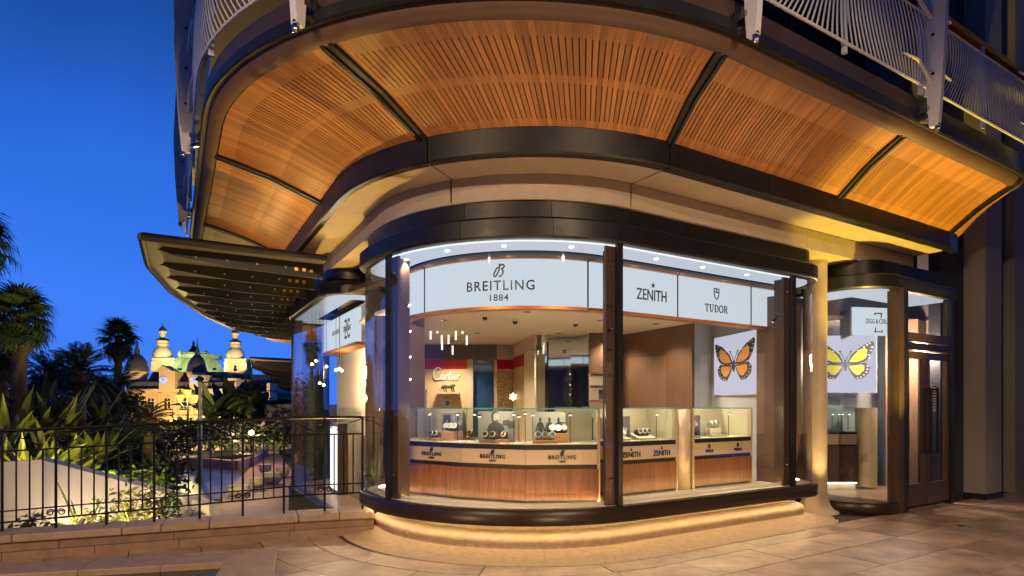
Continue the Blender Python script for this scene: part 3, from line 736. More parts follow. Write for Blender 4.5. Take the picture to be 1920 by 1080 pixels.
def serif_word(h):
    S = []; x = 0; sw = .16
    def st(*p): S.append((1.0, [(a * h + x, b * h) for a, b in p]))
    def th(*p): S.append((.6, [(a * h + x, b * h) for a, b in p]))
    st((.38, 0), (.38, 1)); th((.02, .97), (.74, .97)); th((.04, .97), (.02, .74)); th((.72, .97), (.74, .74)); th((.22, .03), (.54, .03)); x += .92 * h
    st((.14, 1), (.14, .35), (.2, .12), (.38, .03)); th((.38, .03), (.58, .12), (.64, .35), (.64, 1)); th((.0, .97), (.3, .97)); th((.5, .97), (.78, .97)); x += .96 * h
    st((.14, 0), (.14, 1)); th((0, .97), (.35, .97), (.6, .85)); st((.6, .85), (.72, .5), (.6, .15)); th((.6, .15), (.35, .03), (0, .03)); x += .92 * h
    S.append((.9, [(a * h + x, b * h) for a, b in ellipse(.4, .5, .36, .47)])); x += .96 * h
    st((.14, 0), (.14, 1)); th((0, .97), (.4, .97), (.56, .88)); st((.56, .88), (.6, .73), (.52, .58)); th((.52, .58), (.4, .52), (.14, .52)); st((.4, .52), (.68, .03)); th((0, .03), (.3, .03)); th((.6, .03), (.8, .03))
    return ribbon(S, sw * h)
def script_word(h):
    S = [ellipse(.38, .5, .33, .52, 60, 300, 16) + [(.66, .12)], [(.58, .88), (.62, .98)],
         ellipse(.86, .22, .14, .2, 40, 400, 14), [(1.0, .4), (1.0, .1), (1.1, 0)], [(1.14, .4), (1.17, .05)], [(1.16, .22), (1.28, .4), (1.36, .36)],
         [(1.55, .75), (1.45, .1), (1.53, 0), (1.62, .06)], [(1.38, .5), (1.7, .52)], [(1.76, .4), (1.72, .08), (1.8, 0)], [(1.8, .58), (1.83, .62)],
         [(1.92, .2), (2.12, .24), (2.08, .38), (1.96, .36), (1.9, .16), (2.0, 0), (2.16, .08)], [(2.24, .4), (2.26, .02)], [(2.25, .22), (2.36, .4), (2.46, .36)]]
    return ribbon([[(x * h + .12 * y * h, y * h) for x, y in s] for s in S], .085 * h)
def onArc(phi_deg, rho, z0, c=C1):
    def f(x, y, o):
        p = c + nrm(R(phi_deg) + x / rho) * (rho + o); return (p.x, p.y, z0 + y)
    return f
def onLine(s0, rho, z0, c=C1, along=A_, n=NR):
    def f(x, y, o):
        p = c + n * (rho + o) + along * (s0 + x); return (p.x, p.y, z0 + y)
    return f
# ---- lit signs (each panel a thing)
RS = 1.60; ZS0, ZS1 = 2.54, 3.03
def sign_arc(d0, d1, label, marks):
    t = thing('lightbox_sign', label, 'sign', (*(C1 + nrm(R((d0 + d1) / 2)) * RS), ZS0), 0, 'lit signs above the corner window')
    n = 14; e = .32
    ph = [R(lerp(d0 + e, d1 - e, i / n)) for i in range(n + 1)]
    MB().sweep([[(*(C1 + nrm(p) * r), z) for r, z in ((RS - .06, ZS0), (RS, ZS0), (RS, ZS1), (RS - .06, ZS1))] for p in ph]).build('panel', M['signlit'], t, True)
    MB().sweep([[(*(C1 + nrm(p) * r), z) for r, z in ((RS - .1, ZS0 - .035), (RS + .03, ZS0 - .035), (RS + .03, ZS0 - .003), (RS - .1, ZS0 - .003))] for p in ph]).build('bottom_trim', M['copper'], t, True)
    MB().sweep([[(*(C1 + nrm(p) * r), z) for r, z in ((RS - .1, ZS1 + .003), (RS + .03, ZS1 + .003), (RS + .03, ZS1 + .03), (RS - .1, ZS1 + .03))] for p in ph]).build('top_trim', M['copper'], t, True)
    dv = MB(); p_ = C1 + nrm(R(d0)) * (RS - .02); dv.box((*p_, (ZS0 + ZS1) / 2), (.016, .05, ZS1 - ZS0 + .01), R(d0)); dv.build('divider', M['black'], t)
    for nm, sh, dphi, y in marks: place(sh, onArc(dphi, RS + .001, ZS0 + y)).build(nm, M['ink'], t)
def sign_line(s0, s1, label, marks):
    t = thing('lightbox_sign', label, 'sign', (*(C1 + NR * RS + A_ * (s0 + s1) / 2), ZS0), 0, 'lit signs above the corner window')
    e = .009
    def bx(nm, d0, d1, z0, z1, m):
        a = C1 + NR * d0 + A_ * (s0 + e); b = C1 + NR * d0 + A_ * (s1 - e); c = C1 + NR * d1 + A_ * (s1 - e); d = C1 + NR * d1 + A_ * (s0 + e)
        MB().prism([a, b, c, d], z0, z1).build(nm, m, t)
    bx('panel', RS - .06, RS, ZS0, ZS1, M['signlit']); bx('bottom_trim', RS - .1, RS + .03, ZS0 - .035, ZS0 - .003, M['copper']); bx('top_trim', RS - .1, RS + .03, ZS1 + .003, ZS1 + .03, M['copper'])
    dv = MB(); p_ = C1 + NR * (RS - .02) + A_ * s0; dv.box((*p_, (ZS0 + ZS1) / 2), (.016, .05, ZS1 - ZS0 + .01), PR); dv.build('divider', M['black'], t)
    for nm, sh, s, y in marks: place(sh, onLine(s, RS + .001, ZS0 + y)).build(nm, M['ink'], t)
W_B = hset(scale_to(font_mesh('BREITLING', .13, sp=1.18, bold=.0015), .735), .105)
W_18 = hset(scale_to(font_mesh('1884', .1, sp=1.1, bold=.001), .20), .07)
W_Z = hset(scale_to(font_mesh('ZENITH', .15, bold=.0015), .47), .125)
W_T = scale_to(serif_word(.1), .42)
sign_arc(-70, -46, 'narrow blank lit panel left of the winged letter B sign', [])
sign_arc(-46, 23.5, 'long curved lit sign reading 1884 under a script letter B', [('lettering', W_B, -10.8, .165), ('lettering', W_18, -11, .055), ('emblem', emblem_b(.14, .012), -11, .305)])
sign_arc(23.5, 32, 'narrow blank lit panel just left of the central mullion', [])
sign_line(0, 1.10, 'lit sign panel with a black star over a six letter name', [('lettering', W_Z, .68, .155), ('emblem', star(.035), .70, .33)])
sign_line(1.10, 2.447, 'lit sign panel with a shield emblem over serif lettering', [('lettering', xf(W_T, 0, 0), 1.78, .11), ('emblem', shield(.13, .013), 1.78, .27)])
sign_line(2.447, 2.95, 'blank lit panel at the right end of the sign row', [])
# ---- counters
def counter(name_label, pts, depth_dir, depth, marks, bays):
    t = thing('display_counter', name_label, 'display counter', (*pts[0], ZG), 0, 'display counters in the window')
    back = [Vector(p) + depth_dir * depth for p in pts]
    poly = list(pts) + back[::-1]
    def ins(k): 
        return [Vector(p) + depth_dir * k for p in pts] + [p for p in back[::-1]]
    MB().prism(ins(.05), ZG, .52).build('kick', M['black'], t)
    MB().prism(ins(.012), .845, .885).build('shadow_gap', M['black'], t)
    for i in range(len(pts) - 1):
        a, b = Vector(pts[i]), Vector(pts[i + 1]); d = (b - a).normalized() * .0015
        q = [a + d, b - d, back[i + 1] - d, back[i] + d]
        MB().prism(q, .52, .843).build('wood_panel', M['walnut'], t)
        MB().prism(q, .887, 1.04).build('metal_panel', M['champagne'], t)
    MB().prism(ins(.004), 1.042, 1.09).build('dark_band', M['bronze'], t)
    MB().prism(ins(.01), 1.092, 1.10).build('display_deck', M['fabric'], t)
    zc0, zc1 = 1.10, 1.46
    for i in range(len(pts) - 1):
        a, b = Vector(pts[i]), Vector(pts[i + 1])
        g = MB().slab(a + depth_dir * .02, b + depth_dir * .02, .008, zc0, zc1).build('case_glass', M['tealglass'], t)
    MB().prism(ins(.012), zc1, zc1 + .010).build('case_top', M['tealglass'], t)
    e = MB()
    for i in range(len(pts) - 1): e.slab(Vector(pts[i]) + depth_dir * .011, Vector(pts[i + 1]) + depth_dir * .011, .003, zc1 - .001, zc1 + .011)
    e.build('glass_edge', M['tealedge'], t)
    for i in range(len(pts) - 1):
        c_ = (Vector(pts[i]) + Vector(pts[i + 1])) / 2 + depth_dir * .07
        lamp('POINT', 'lamp', (c_.x - pts[0].x, c_.y - pts[0].y, 1.42 - ZG), 4.5 if len(pts) > 2 else 8, (1, .84, .6), t, radius=.03)
    for k in (0, -1):
        MB().slab(Vector(pts[k]) + depth_dir * .03, back[k], .012, zc0, zc1).build('case_side', M['fabric'] if k else M['tealglass'], t)
        MB().slab(Vector(pts[k]) + depth_dir * .0, Vector(pts[k]) + depth_dir * .06, .03, ZG, zc1 - .003).build('edge_post', M['champagne'], t)
    for nm, sh, i, f, y in marks:
        a, b = Vector(pts[i]), Vector(pts[i + 1]); d = (b - a); l = d.length; d.normalize(); o = a + d * (l * f); nn = Vector((d.y, -d.x))
        place(sh, lambda x, yy, oo: (o.x + d.x * x + nn.x * (oo + .001), o.y + d.y * x + nn.y * (oo + .001), .887 + y + yy), .008).build(nm, M['inkbronze'], t)
    return t
Bs = hset(scale_to(W_B, .285), .042); B18 = hset(scale_to(W_18, .075), .022); Be = emblem_b(.045, .008)
bp = [Vector((-1.24, 7.05)), Vector((-.545, 6.58)), Vector((.136, 6.30)), Vector((.90, 6.36))]
mk = []
for i in range(3): mk += [('lettering', Bs, i, .5, .055), ('lettering', B18, i, .5, .022), ('emblem', Be, i, .5, .104)]
ctr1 = counter('long three sided walnut counter with script B emblems on its front', bp, Vector((.05, 1)).normalized(), .62, mk, 3)
Zs = hset(scale_to(W_Z, .27), .06); st_ = star(.018)
bk_ = Vector((.05, 1)).normalized() * .58
for a_, b_ in ((bp[0].lerp(bp[1], .06) + bk_, bp[0].lerp(bp[1], .98) + bk_), (bp[2].lerp(bp[3], .42) + bk_, bp[2].lerp(bp[3], .96) + bk_)):
    MB().slab(a_, b_, .012, 1.1, 1.455).build('case_back', M['fabric'], ctr1)
zp = [C1 + NR * 1.56 + A_ * (.16), C1 + NR * 1.56 + A_ * 1.13]
ctr2 = counter('walnut counter with star emblems right of the central mullion', zp, -NR, .5, [('lettering', Zs, 0, .25, .03), ('lettering', Zs, 0, .74, .03), ('emblem', st_, 0, .25, .115), ('emblem', st_, 0, .74, .115)], 2)
Ts = scale_to(serif_word(.035), .15)
tp = [C1 + NR * 1.56 + A_ * 1.42, C1 + NR * 1.56 + A_ * 2.52]
ctr3 = counter('walnut counter with shield emblems at the right of the window', tp, -NR, .5, [('lettering', Ts, 0, .25, .035), ('lettering', Ts, 0, .74, .035), ('emblem', shield(.045, .008), 0, .25, .082), ('emblem', shield(.045, .008), 0, .74, .082)], 2)
# rounded champagne panel between the two right counters
pp = C1 + NR * 1.47 + A_ * 1.29
rp = MB().prism([pp + tan(R(a)) * .115 * 1.0 for a in range(0, 360, 15)], ZG, 1.44).build('round_pillar', M['champagne']); tag(rp, 'rounded champagne metal pillar between the two right counters', 'pillar')
for p in rp.data.polygons: p.use_smooth = len(p.vertices) == 4
# back fabric of the right counters
for c_, pts in ((ctr2, zp), (ctr3, tp)):
    MB().slab(pts[0] - NR * .49, pts[1] - NR * .49, .012, 1.1, 1.455).build('case_back', M['fabric'], c_)
ZD = 1.10
# ---- window display goods
def mini_lamp(p, label, rz=0, h=.30):
    t = thing('display_lamp', label, 'lamp', (*p, ZD), rz, 'slender display lamps in the cases')
    t2 = MB().tube([(0, 0, 0), (0, 0, h - .02), (0, -.008, h), (.0, -.03, h + .012)], .0045, 6).mesh('pole', M['black'], True); link('pole', t2, t)
    t3 = MB().lathe([(.0001, .018), (.012, .015), (.02, 0), (.018, -.004)], (0, -.034, h), 12).mesh('shade', M['black'], True); link('shade', t3, t)
    t4 = MB().lathe([(.0001, 0), (.014, 0), (.014, -.003), (.0001, -.003)], (0, -.034, h - .004), 10).mesh('bulb', M['spot']); link('bulb', t4, t)
    return t
class Proto: pass
def watch_proto(strapm, dialm, label, group):
    t = thing('watch', label, 'watch', (0, 0, 0), 0, group)
    # cushion the strap is wound round, case and dial facing the viewer
    c = MB().lathe([(.0001, -.024), (.026, -.022), (.031, 0), (.026, .022), (.0001, .024)], (0, 0, 0), 14).mesh('strap', strapm, True)
    o = link('strap', c, t, mw=Matrix.Translation((0, .012, .032)) @ Matrix.Rotation(R(90), 4, 'Y'))
    d = MB().lathe([(.0001, 0), (.024, 0), (.026, .004), (.022, .010), (.019, .010), (.0001, .010)], (0, 0, 0), 18).mesh('case', M['silver'], True)
    link('case', d, t, mw=Matrix.Translation((0, -.014, .042)) @ Matrix.Rotation(R(65), 4, 'X'))
    e = MB().lathe([(.0001, .0105), (.0185, .0105), (.0185, .0115), (.0001, .0115)], (0, 0, 0), 18).mesh('dial', dialm)
    link('dial', e, t, mw=Matrix.Translation((0, -.014, .042)) @ Matrix.Rotation(R(65), 4, 'X'))
    return t
def block(p, size, label, rz=0, m=None, grp='wooden display blocks'):
    o = MB().box((0, 0, size[2] / 2), size).mesh('display_block', m or M['block']); o = link('display_block', o)
    o.location = (*p, ZD); o.rotation_euler = (0, 0, rz); bevel(o, .004)
    return tag(o, label, 'display block', grp)
def watches(p, rz, n, gap, z, label, strapm, dialm, sc=1.0):
    first = None
    for i in range(n):
        off = (i - (n - 1) / 2) * gap
        loc = (p[0] + math.cos(rz) * off, p[1] + math.sin(rz) * off, z)
        if first is None:
            first = watch_proto(strapm, dialm, label, label + ' group'); first.location = loc; first.rotation_euler = (0, 0, rz); first.scale = (sc,) * 3
            first.scale = (sc * 1.25,) * 3; first['group'] = 'watches: ' + label
        else: first_ = dup(first, loc, rz)
        if n > 1: (first if i == 0 else first_)['label'] = ({2: ['left', 'right'], 3: ['left', 'middle', 'right']}[n][i]) + ' ' + label
def pc(u, Y): return Vector(((u - 960) * Y / F, Y))
rA = math.atan2(bp[1].y - bp[0].y, bp[1].x - bp[0].x); rB = math.atan2(bp[2].y - bp[1].y, bp[2].x - bp[1].x); rC = math.atan2(bp[3].y - bp[2].y, bp[3].x - bp[2].x)
b = pc(814, 7.02); block(b, (.20, .13, .028), 'low oak block at the far left of the counter', rA); watches(b, rA, 2, .065, ZD + .028, 'dark strapped watch on the low oak block at far left', M['strap'], M['gold'])
b = pc(846, 7.02); block(b + Vector((0, .04)), (.21, .15, .105), 'tall oak block in front of the left photo card', rA); watches(b + Vector((0, .02)), rA, 3, .062, ZD + .105, 'pale watch on the tall oak block by the left photo', M['strap'], M['photoskin'], 1.15)
b = pc(882, 7.15); block(b, (.14, .12, .03), 'small oak block behind the dark lamp poles', rB); watches(b, rB, 1, .07, ZD + .03, 'gold watch alone on the block behind the lamp poles', M['strap'], M['gold'])
b = pc(918, 6.56); block(b, (.20, .12, .034), 'low oak block in front of the middle photo card', rB); watches(b, rB, 2, .085, ZD + .034, 'gold dial watch on the low block before the middle photo', M['strap'], M['gold'], 1.1)
b = pc(945, 6.60); block(b, (.12, .1, .036), 'small square oak block right of the middle photo low block', rB); watches(b, rB, 1, .07, ZD + .036, 'single watch on the small square oak block', M['strap'], M['gold'])
b = pc(1022, 6.46); block(b, (.26, .12, .034), 'long low oak block before the right photo card', rC); watches(b, rC, 3, .075, ZD + .034, 'steel watch on the long low block before the right photo', M['silver'], M['photodark'], 1.1)
b = pc(1046, 6.58); block(b, (.22, .12, .10), 'tall oak block in front of the right photo card', rC); watches(b, rC, 3, .066, ZD + .10, 'pale watch on the tall oak block by the right photo', M['strap'], M['photoskin'], 1.1)
# photo cards with printed people
def blob(pts, s, dx, dy): return [Vector((dx + x * s, dy + y * s)) for x, y in pts], [tuple(range(len(pts)))]
STAND = [(-.05, 0), (-.09, .3), (-.1, .55), (-.17, .34), (-.2, .36), (-.15, .62), (-.1, .74), (-.03, .78), (-.05, .84), (-.045, .93), (0, .97), (.045, .93), (.05, .84), (.03, .78), (.1, .74), (.15, .62), (.2, .36), (.17, .34), (.1, .55), (.09, .3), (.05, 0), (0, .28)]
SEAT = [(-.34, 0), (-.3, .3), (-.22, .52), (-.08, .6), (-.07, .68), (.07, .68), (.08, .6), (.24, .52), (.34, .28), (.3, 0)]
HEAD = [(-.09, .66), (-.12, .76), (-.1, .88), (0, .93), (.1, .88), (.1, .76), (.06, .66), (0, .63)]
HAIR = [(-.1, .58), (-.15, .74), (-.12, .9), (0, .97), (.11, .9), (.03, .87), (-.06, .8), (-.07, .66)]
CAMERA_ = [(.25, .35), (.28, .52), (.5, .56), (.55, .5), (.74, .5), (.74, .25), (.5, .22), (.46, .32)]
def card(p, w, h, rz, label, figs, m=None):
    t = thing('photo_card', label, 'photo card', (*p, ZD), rz, 'photo cards standing in the counter')
    link('board', MB().box((0, 0, h / 2), (w, .008, h)).mesh('board', m or M['photo']), t)
    for nm, sh, mm in figs:
        o = place(sh, lambda x, y, oo: (x, -.0045 - oo, y), .001).mesh(nm, mm); link(nm, o, t)
    return t
H = .34
card(pc(848, 7.16), .30, H - .03, rA, 'photo card printed with three figures in pale flight clothing', [('print_band', blob([(-.02, 0), (.05, 0), (.05, 1), (-.02, 1)], .31, .02, 0), M['photoskin']), ('print_panel', blob([(-.13, .14), (-.02, .14), (-.02, .29), (-.13, .29)], 1, 0, 0), M['photodark'])] + [('figure', blob(STAND, .24, x, .0), mm) for x, mm in ((-.07, M['whitecard']), (.02, M['photo']), (.10, M['whitecard']))])
card(pc(931, 6.72), .44, H - .005, rB, 'photo card printed with a bearded seated figure beside a camera', [('figure', blob(SEAT, .36, -.01, 0), M['photodark']), ('print_hair', blob(HAIR, .36, -.01, 0), M['photodark']), ('print_face', blob(HEAD, .33, 0, .015), M['photoskin']), ('print_camera', blob(CAMERA_, .30, -.005, .08), M['photodark']), ('print_arm', blob([(-.1, .08), (.06, .06), (.12, .1), (.1, .13), (-.02, .11)], 1, 0, 0), M['photoskin'])])
card(pc(1030, 6.66), .36, H - .01, rC, 'photo card printed with three dark standing figures', [('figure', blob(STAND, .27, x, .01), M['photodark']) for x in (-.1, .0, .1)] + [('print_line', blob([(-.17, .16), (.17, .16), (.17, .165), (-.17, .165)], 1, 0, 0), M['photoskin']), ('print_arm', blob([(.1, .205), (.17, .2), (.17, .215), (.1, .225)], 1, 0, 0), M['photodark'])], M['photoskin'])
for u, Y, lb, hh in ((806, 6.95, 'black display lamp left of the tall left oak block', .30), (858, 6.85, 'black display lamp before the left photo card', .30), (890, 6.75, 'dark display lamp left of the middle photo', .30), (899, 6.8, 'dark display lamp touching the middle photo left edge', .28), (963, 6.6, 'dark display lamp at the middle photo right edge', .30), (973, 6.7, 'shorter dark display lamp between middle and right photo', .28), (985, 6.72, 'dark display lamp left of the right photo card', .31), (999, 6.5, 'black display lamp before the right photo left edge', .30), (1069, 6.55, 'black display lamp at the right end of the long counter', .30)):
    mini_lamp(pc(u, Y), lb, 0, hh)
def onctr(pts, f, back): return pts[0].lerp(pts[1], f) - NR * back
# star counter display
o = card(onctr(zp, .42, .36), .30, .27, PR, 'plum card with white star and lettering on the star counter', [('lettering', xf(hset(scale_to(W_Z, .19), .045), 0, .09), M['whitecard']), ('emblem', xf(star(.016), 0, .16), M['whitecard'])], M['plum'])
card(onctr(zp, .02, .34), .12, .26, PR, 'narrow plum card beside the central mullion', [], M['plum'])
def ramp(p, w, d, h, label):
    m = MB().add([(-w / 2, -d / 2, 0), (w / 2, -d / 2, 0), (w / 2, d / 2, 0), (-w / 2, d / 2, 0), (-w / 2, -d / 2, .02), (w / 2, -d / 2, .02), (w / 2, d / 2, h), (-w / 2, d / 2, h)], [(0, 3, 2, 1), (4, 5, 6, 7), (0, 1, 5, 4), (1, 2, 6, 5), (2, 3, 7, 6), (3, 0, 4, 7)])
    o = link('display_ramp', m.mesh('display_ramp', M['fabric'])); o.location = (*p, ZD); o.rotation_euler = (0, 0, PR); return tag(o, label, 'display block', 'sloping display ramps')
b = onctr(zp, .2, .16); ramp(b, .28, .16, .05, 'sloping cream display ramp beside the central mullion'); watches(b, PR, 3, .07, ZD + .035, 'steel watch on the left cream ramp of the star counter', M['silver'], M['whitecard'])
b = onctr(zp, .60, .16); ramp(b, .28, .16, .07, 'taller sloping cream ramp before the plum card'); watches(b, PR, 3, .07, ZD + .045, 'dark watch on the right cream ramp of the star counter', M['strap'], M['photodark'])
mini_lamp(onctr(zp, .80, .14), 'black display lamp at the right of the star counter', 0, .29)
# shield counter display
card(onctr(tp, .38, .38), .26, .27, PR, 'dark card with a red motif behind the shield counter display', [('print_motif', blob([(-.08, .2), (.05, .22), (.1, .19), (.02, .18)], 1, 0, 0), M['red']), ('print_cuff', blob([(-.1, .1), (.0, .14), (.02, .1), (-.1, .05)], 1, 0, 0), M['photo'])], M['plum'])
card(onctr(tp, .42, .26), .10, .18, PR, 'small grey card with red stripe on the shield counter', [('print_stripe', blob([(-.02, .14), (.03, .14), (.03, .155), (-.02, .155)], 1, 0, 0), M['red'])], M['photo'])
for f, n, lb in ((.13, 3, 'watch stacked on the left plate of the shield counter'), (.55, 2, 'watch on the raised post of the shield counter')):
    b = onctr(tp, f, .18); o = block(b, (.22 if n == 3 else .3, .15, .018), 'flat pale plate under the ' + ('left' if n == 3 else 'right') + ' watches of the shield counter', PR, M['stone'])
    q = block(b + NR * -.02, (.14 if n == 3 else .2, .05, .09), 'upright pale post under the ' + ('left' if n == 3 else 'right') + ' watches of the shield counter', PR, M['fabric']); q.location.z += .018
    watches(b - NR * .02, PR, n, .075, ZD + .108, lb, M['silver'], M['photodark'], 1.15)
mini_lamp(onctr(tp, .72, .12), 'black display lamp at the right end of the shield counter', 0, .29)
# ---- back of the shop
t = place(scale_to(script_word(.1), .56), lambda x, y, o: (at(838, 0, YB).x + x, YB - .005 - o, 2.03 + y * 1.05), .03).build('wall_lettering', M['whitecard']); tag(t, 'white script lettering on the tan back wall', 'lettering')
t = MB().box(at(840, 737, YB - .12), (.46, .24, .03)).build('wall_shelf', M['walltan']); tag(t, 'small tan wall shelf under the white script lettering', 'shelf')
cat = thing('statue', 'small dark panther statue on the tan wall shelf', 'statue', at(840, 735.6, YB - .12) + Vector((0, 0, .0)))
def cloc(x, y, z): return (x, y, z)
link('body', MB().tube([(-.17, 0, .11), (-.13, 0, .15), (-.05, 0, .16), (.04, 0, .15), (.10, 0, .18), (.145, 0, .20), (.19, 0, .18)], [.03, .046, .048, .044, .042, .040, .022], 10).mesh('body', M['black'], True), cat)
for x in (-.12, -.06, .08, .13): link('leg', MB().tube([(x, .0, .14), (x + .015, -.02, .07), (x + .035, -.03, .008)], [.026, .018, .015], 8).mesh('leg', M['black'], True), cat)
link('tail', MB().tube([(-.16, 0, .06), (-.21, 0, .05), (-.23, 0, .10)], [.014, .011, .008], 6).mesh('tail', M['black'], True), cat)
cat.scale = (.8, .8, .72)
pf = MB().box(at(839, 756, YB - .05), (.14, .02, .15)).build('framed_picture', M['whitecard']); tag(pf, 'white picture frame with dark print on tan wall', 'picture frame')
MB().box(at(839, 756, YB - .065), (.08, .008, .1)).build('print', M['plum'], pf)
sb = MB().box(at(797.5, 760, 12.2), (.06, .02, .62)).build('standing_panel', M['mirror']); tag(sb, 'narrow pale panel standing by the brown pillar', 'panel')
# chandeliers of glass tubes
def chandelier(u, v, Y, label):
    t = thing('pendant_light', label, 'pendant light', at(u, v, Y), 0, 'clusters of glass tube pendants')
    for k, (dx, dz) in enumerate(((-.08, .0), (.03, .11), (.10, -.08))):
        link('tube', MB().tube([(dx, .03 * k - .05, dz - .09), (dx, .03 * k - .05, dz + .07)], .015, 8).mesh('tube', emis('tube_lit', (1, .92, .72), 1.6), True), t)
        link('cord', MB().tube([(dx, .03 * k - .05, dz + .09), (dx, .03 * k - .05, 2.74 - t.location.z)], .004, 4).mesh('cord', M['black']), t)
chandelier(817, 627, 10.4, 'left cluster of glowing glass tube pendants')
chandelier(838, 647, 10.9, 'middle lower cluster of glowing glass tube pendants')
chandelier(864, 628, 10.4, 'right cluster of glowing glass tube pendants')
sc_ = thing('wall_sconce', 'small glowing flower sconce in the gold mosaic corner', 'sconce', at(962, 744, 12.3))
for k in range(6): link('petal', MB().lathe([(.0001, 0), (.045, .02), (.0001, .09)], n=6).mesh('petal', emis('sconce_lit', (1, .8, .45), 3), True), sc_, mw=Matrix.Rotation(k * 1.05, 4, 'Y'))
# ceiling fittings
def downlight(x, y, label, e):
    t = thing('downlight', label, 'downlight', (x, y, 2.75), 0, 'downlights in the shop ceiling')
    link('trim', MB().lathe([(.03, -.004), (.055, -.004), (.055, 0), (.03, 0)], n=14).mesh('trim', M['chrome']), t)
    link('lens', MB().lathe([(.0001, -.003), (.03, -.003), (.03, -.001), (.0001, -.001)], n=12).mesh('lens', M['spot']), t)
    lamp('SPOT', 'lamp', (0, 0, -.02), e, (1, .80, .55), t, angle=120, blend=.8, radius=.06)
DL = [(-1.0, 9.0), (0.2, 8.2), (1.3, 9.0), (-.6, 10.6), (.8, 10.6), (2.2, 9.4), (-1.2, 12), (.3, 12), (1.7, 10.4), (2.3, 8.5)]
DLL = ['above the left end of the long counter', 'nearest above the middle photo card', 'above the right photo card', 'before the tan script wall', 'before the gold mosaic niche', 'over the star counter', 'deep at the back left corner', 'deep by the blue glass door', 'before the mirrors', 'over the shield counter']
for i, (x, y) in enumerate(DL): downlight(x, y, 'recessed ceiling downlight ' + DLL[i], 300)
def dome_cam(u, v, label, z=2.75):
    Y = (z - 1.5) * F / (760 - v); p = at(u, v, Y)
    t = thing('dome_camera', label, 'security camera', (p.x, p.y, z), 0)
    link('base', MB().lathe([(.0001, 0), (.05, 0), (.05, -.03), (.0001, -.03)], n=14).mesh('base', M['whitecard'], True), t)
    link('dome', MB().lathe([(.038, -.03), (.034, -.055), (.02, -.07), (.0001, -.075)], n=14).mesh('dome', M['black'], True), t)
dome_cam(909, 591, 'white dome camera on the ceiling below the letter B'); dome_cam(966, 599, 'white dome camera on the ceiling at window centre'); dome_cam(1079, 604, 'small dome camera on the ceiling near the mirrors')
def track_spot(p, label, rz):
    t = thing('spotlight', label, 'spotlight', p, rz, 'small bronze spotlights beside the mullions')
    link('can', MB().tube([(0, 0, 0), (.05, -.05, -.06)], .022, 10).mesh('can', M['black'], True), t)
    link('arm', MB().tube([(-.05, .0, .01), (.01, -.005, 0)], .006, 6).mesh('arm', M['black'], True), t)
    link('lens', MB().tube([(.051, -.051, -.0612), (.052, -.052, -.0624)], .018, 10).mesh('lens', M['spot']), t)
for i, (u, v, Y, lb, rz) in enumerate(((756, 563, 6.85, 'spotlight in front of the left blank sign panel', .6), (757, 612, 6.9, 'spotlight just under the left sign trim', .6), (757, 660, 6.9, 'spotlight halfway down the left mullion', .6), (757, 702, 6.9, 'lowest spotlight on the left mullion', .6), (1142, 573, 6.2, 'spotlight over the narrow panel by central mullion', 2.6), (1142, 618, 6.2, 'second spotlight down the central mullion', 2.6), (1140, 655, 6.2, 'white fronted spotlight midway down the central mullion', 2.6), (1143, 702, 6.2, 'lowest spotlight on the central mullion', 2.6), (1456, 592, 7.7, 'spotlight beside the right blank sign panel', 2.6))):
    track_spot(at(u, v, Y), lb, rz)
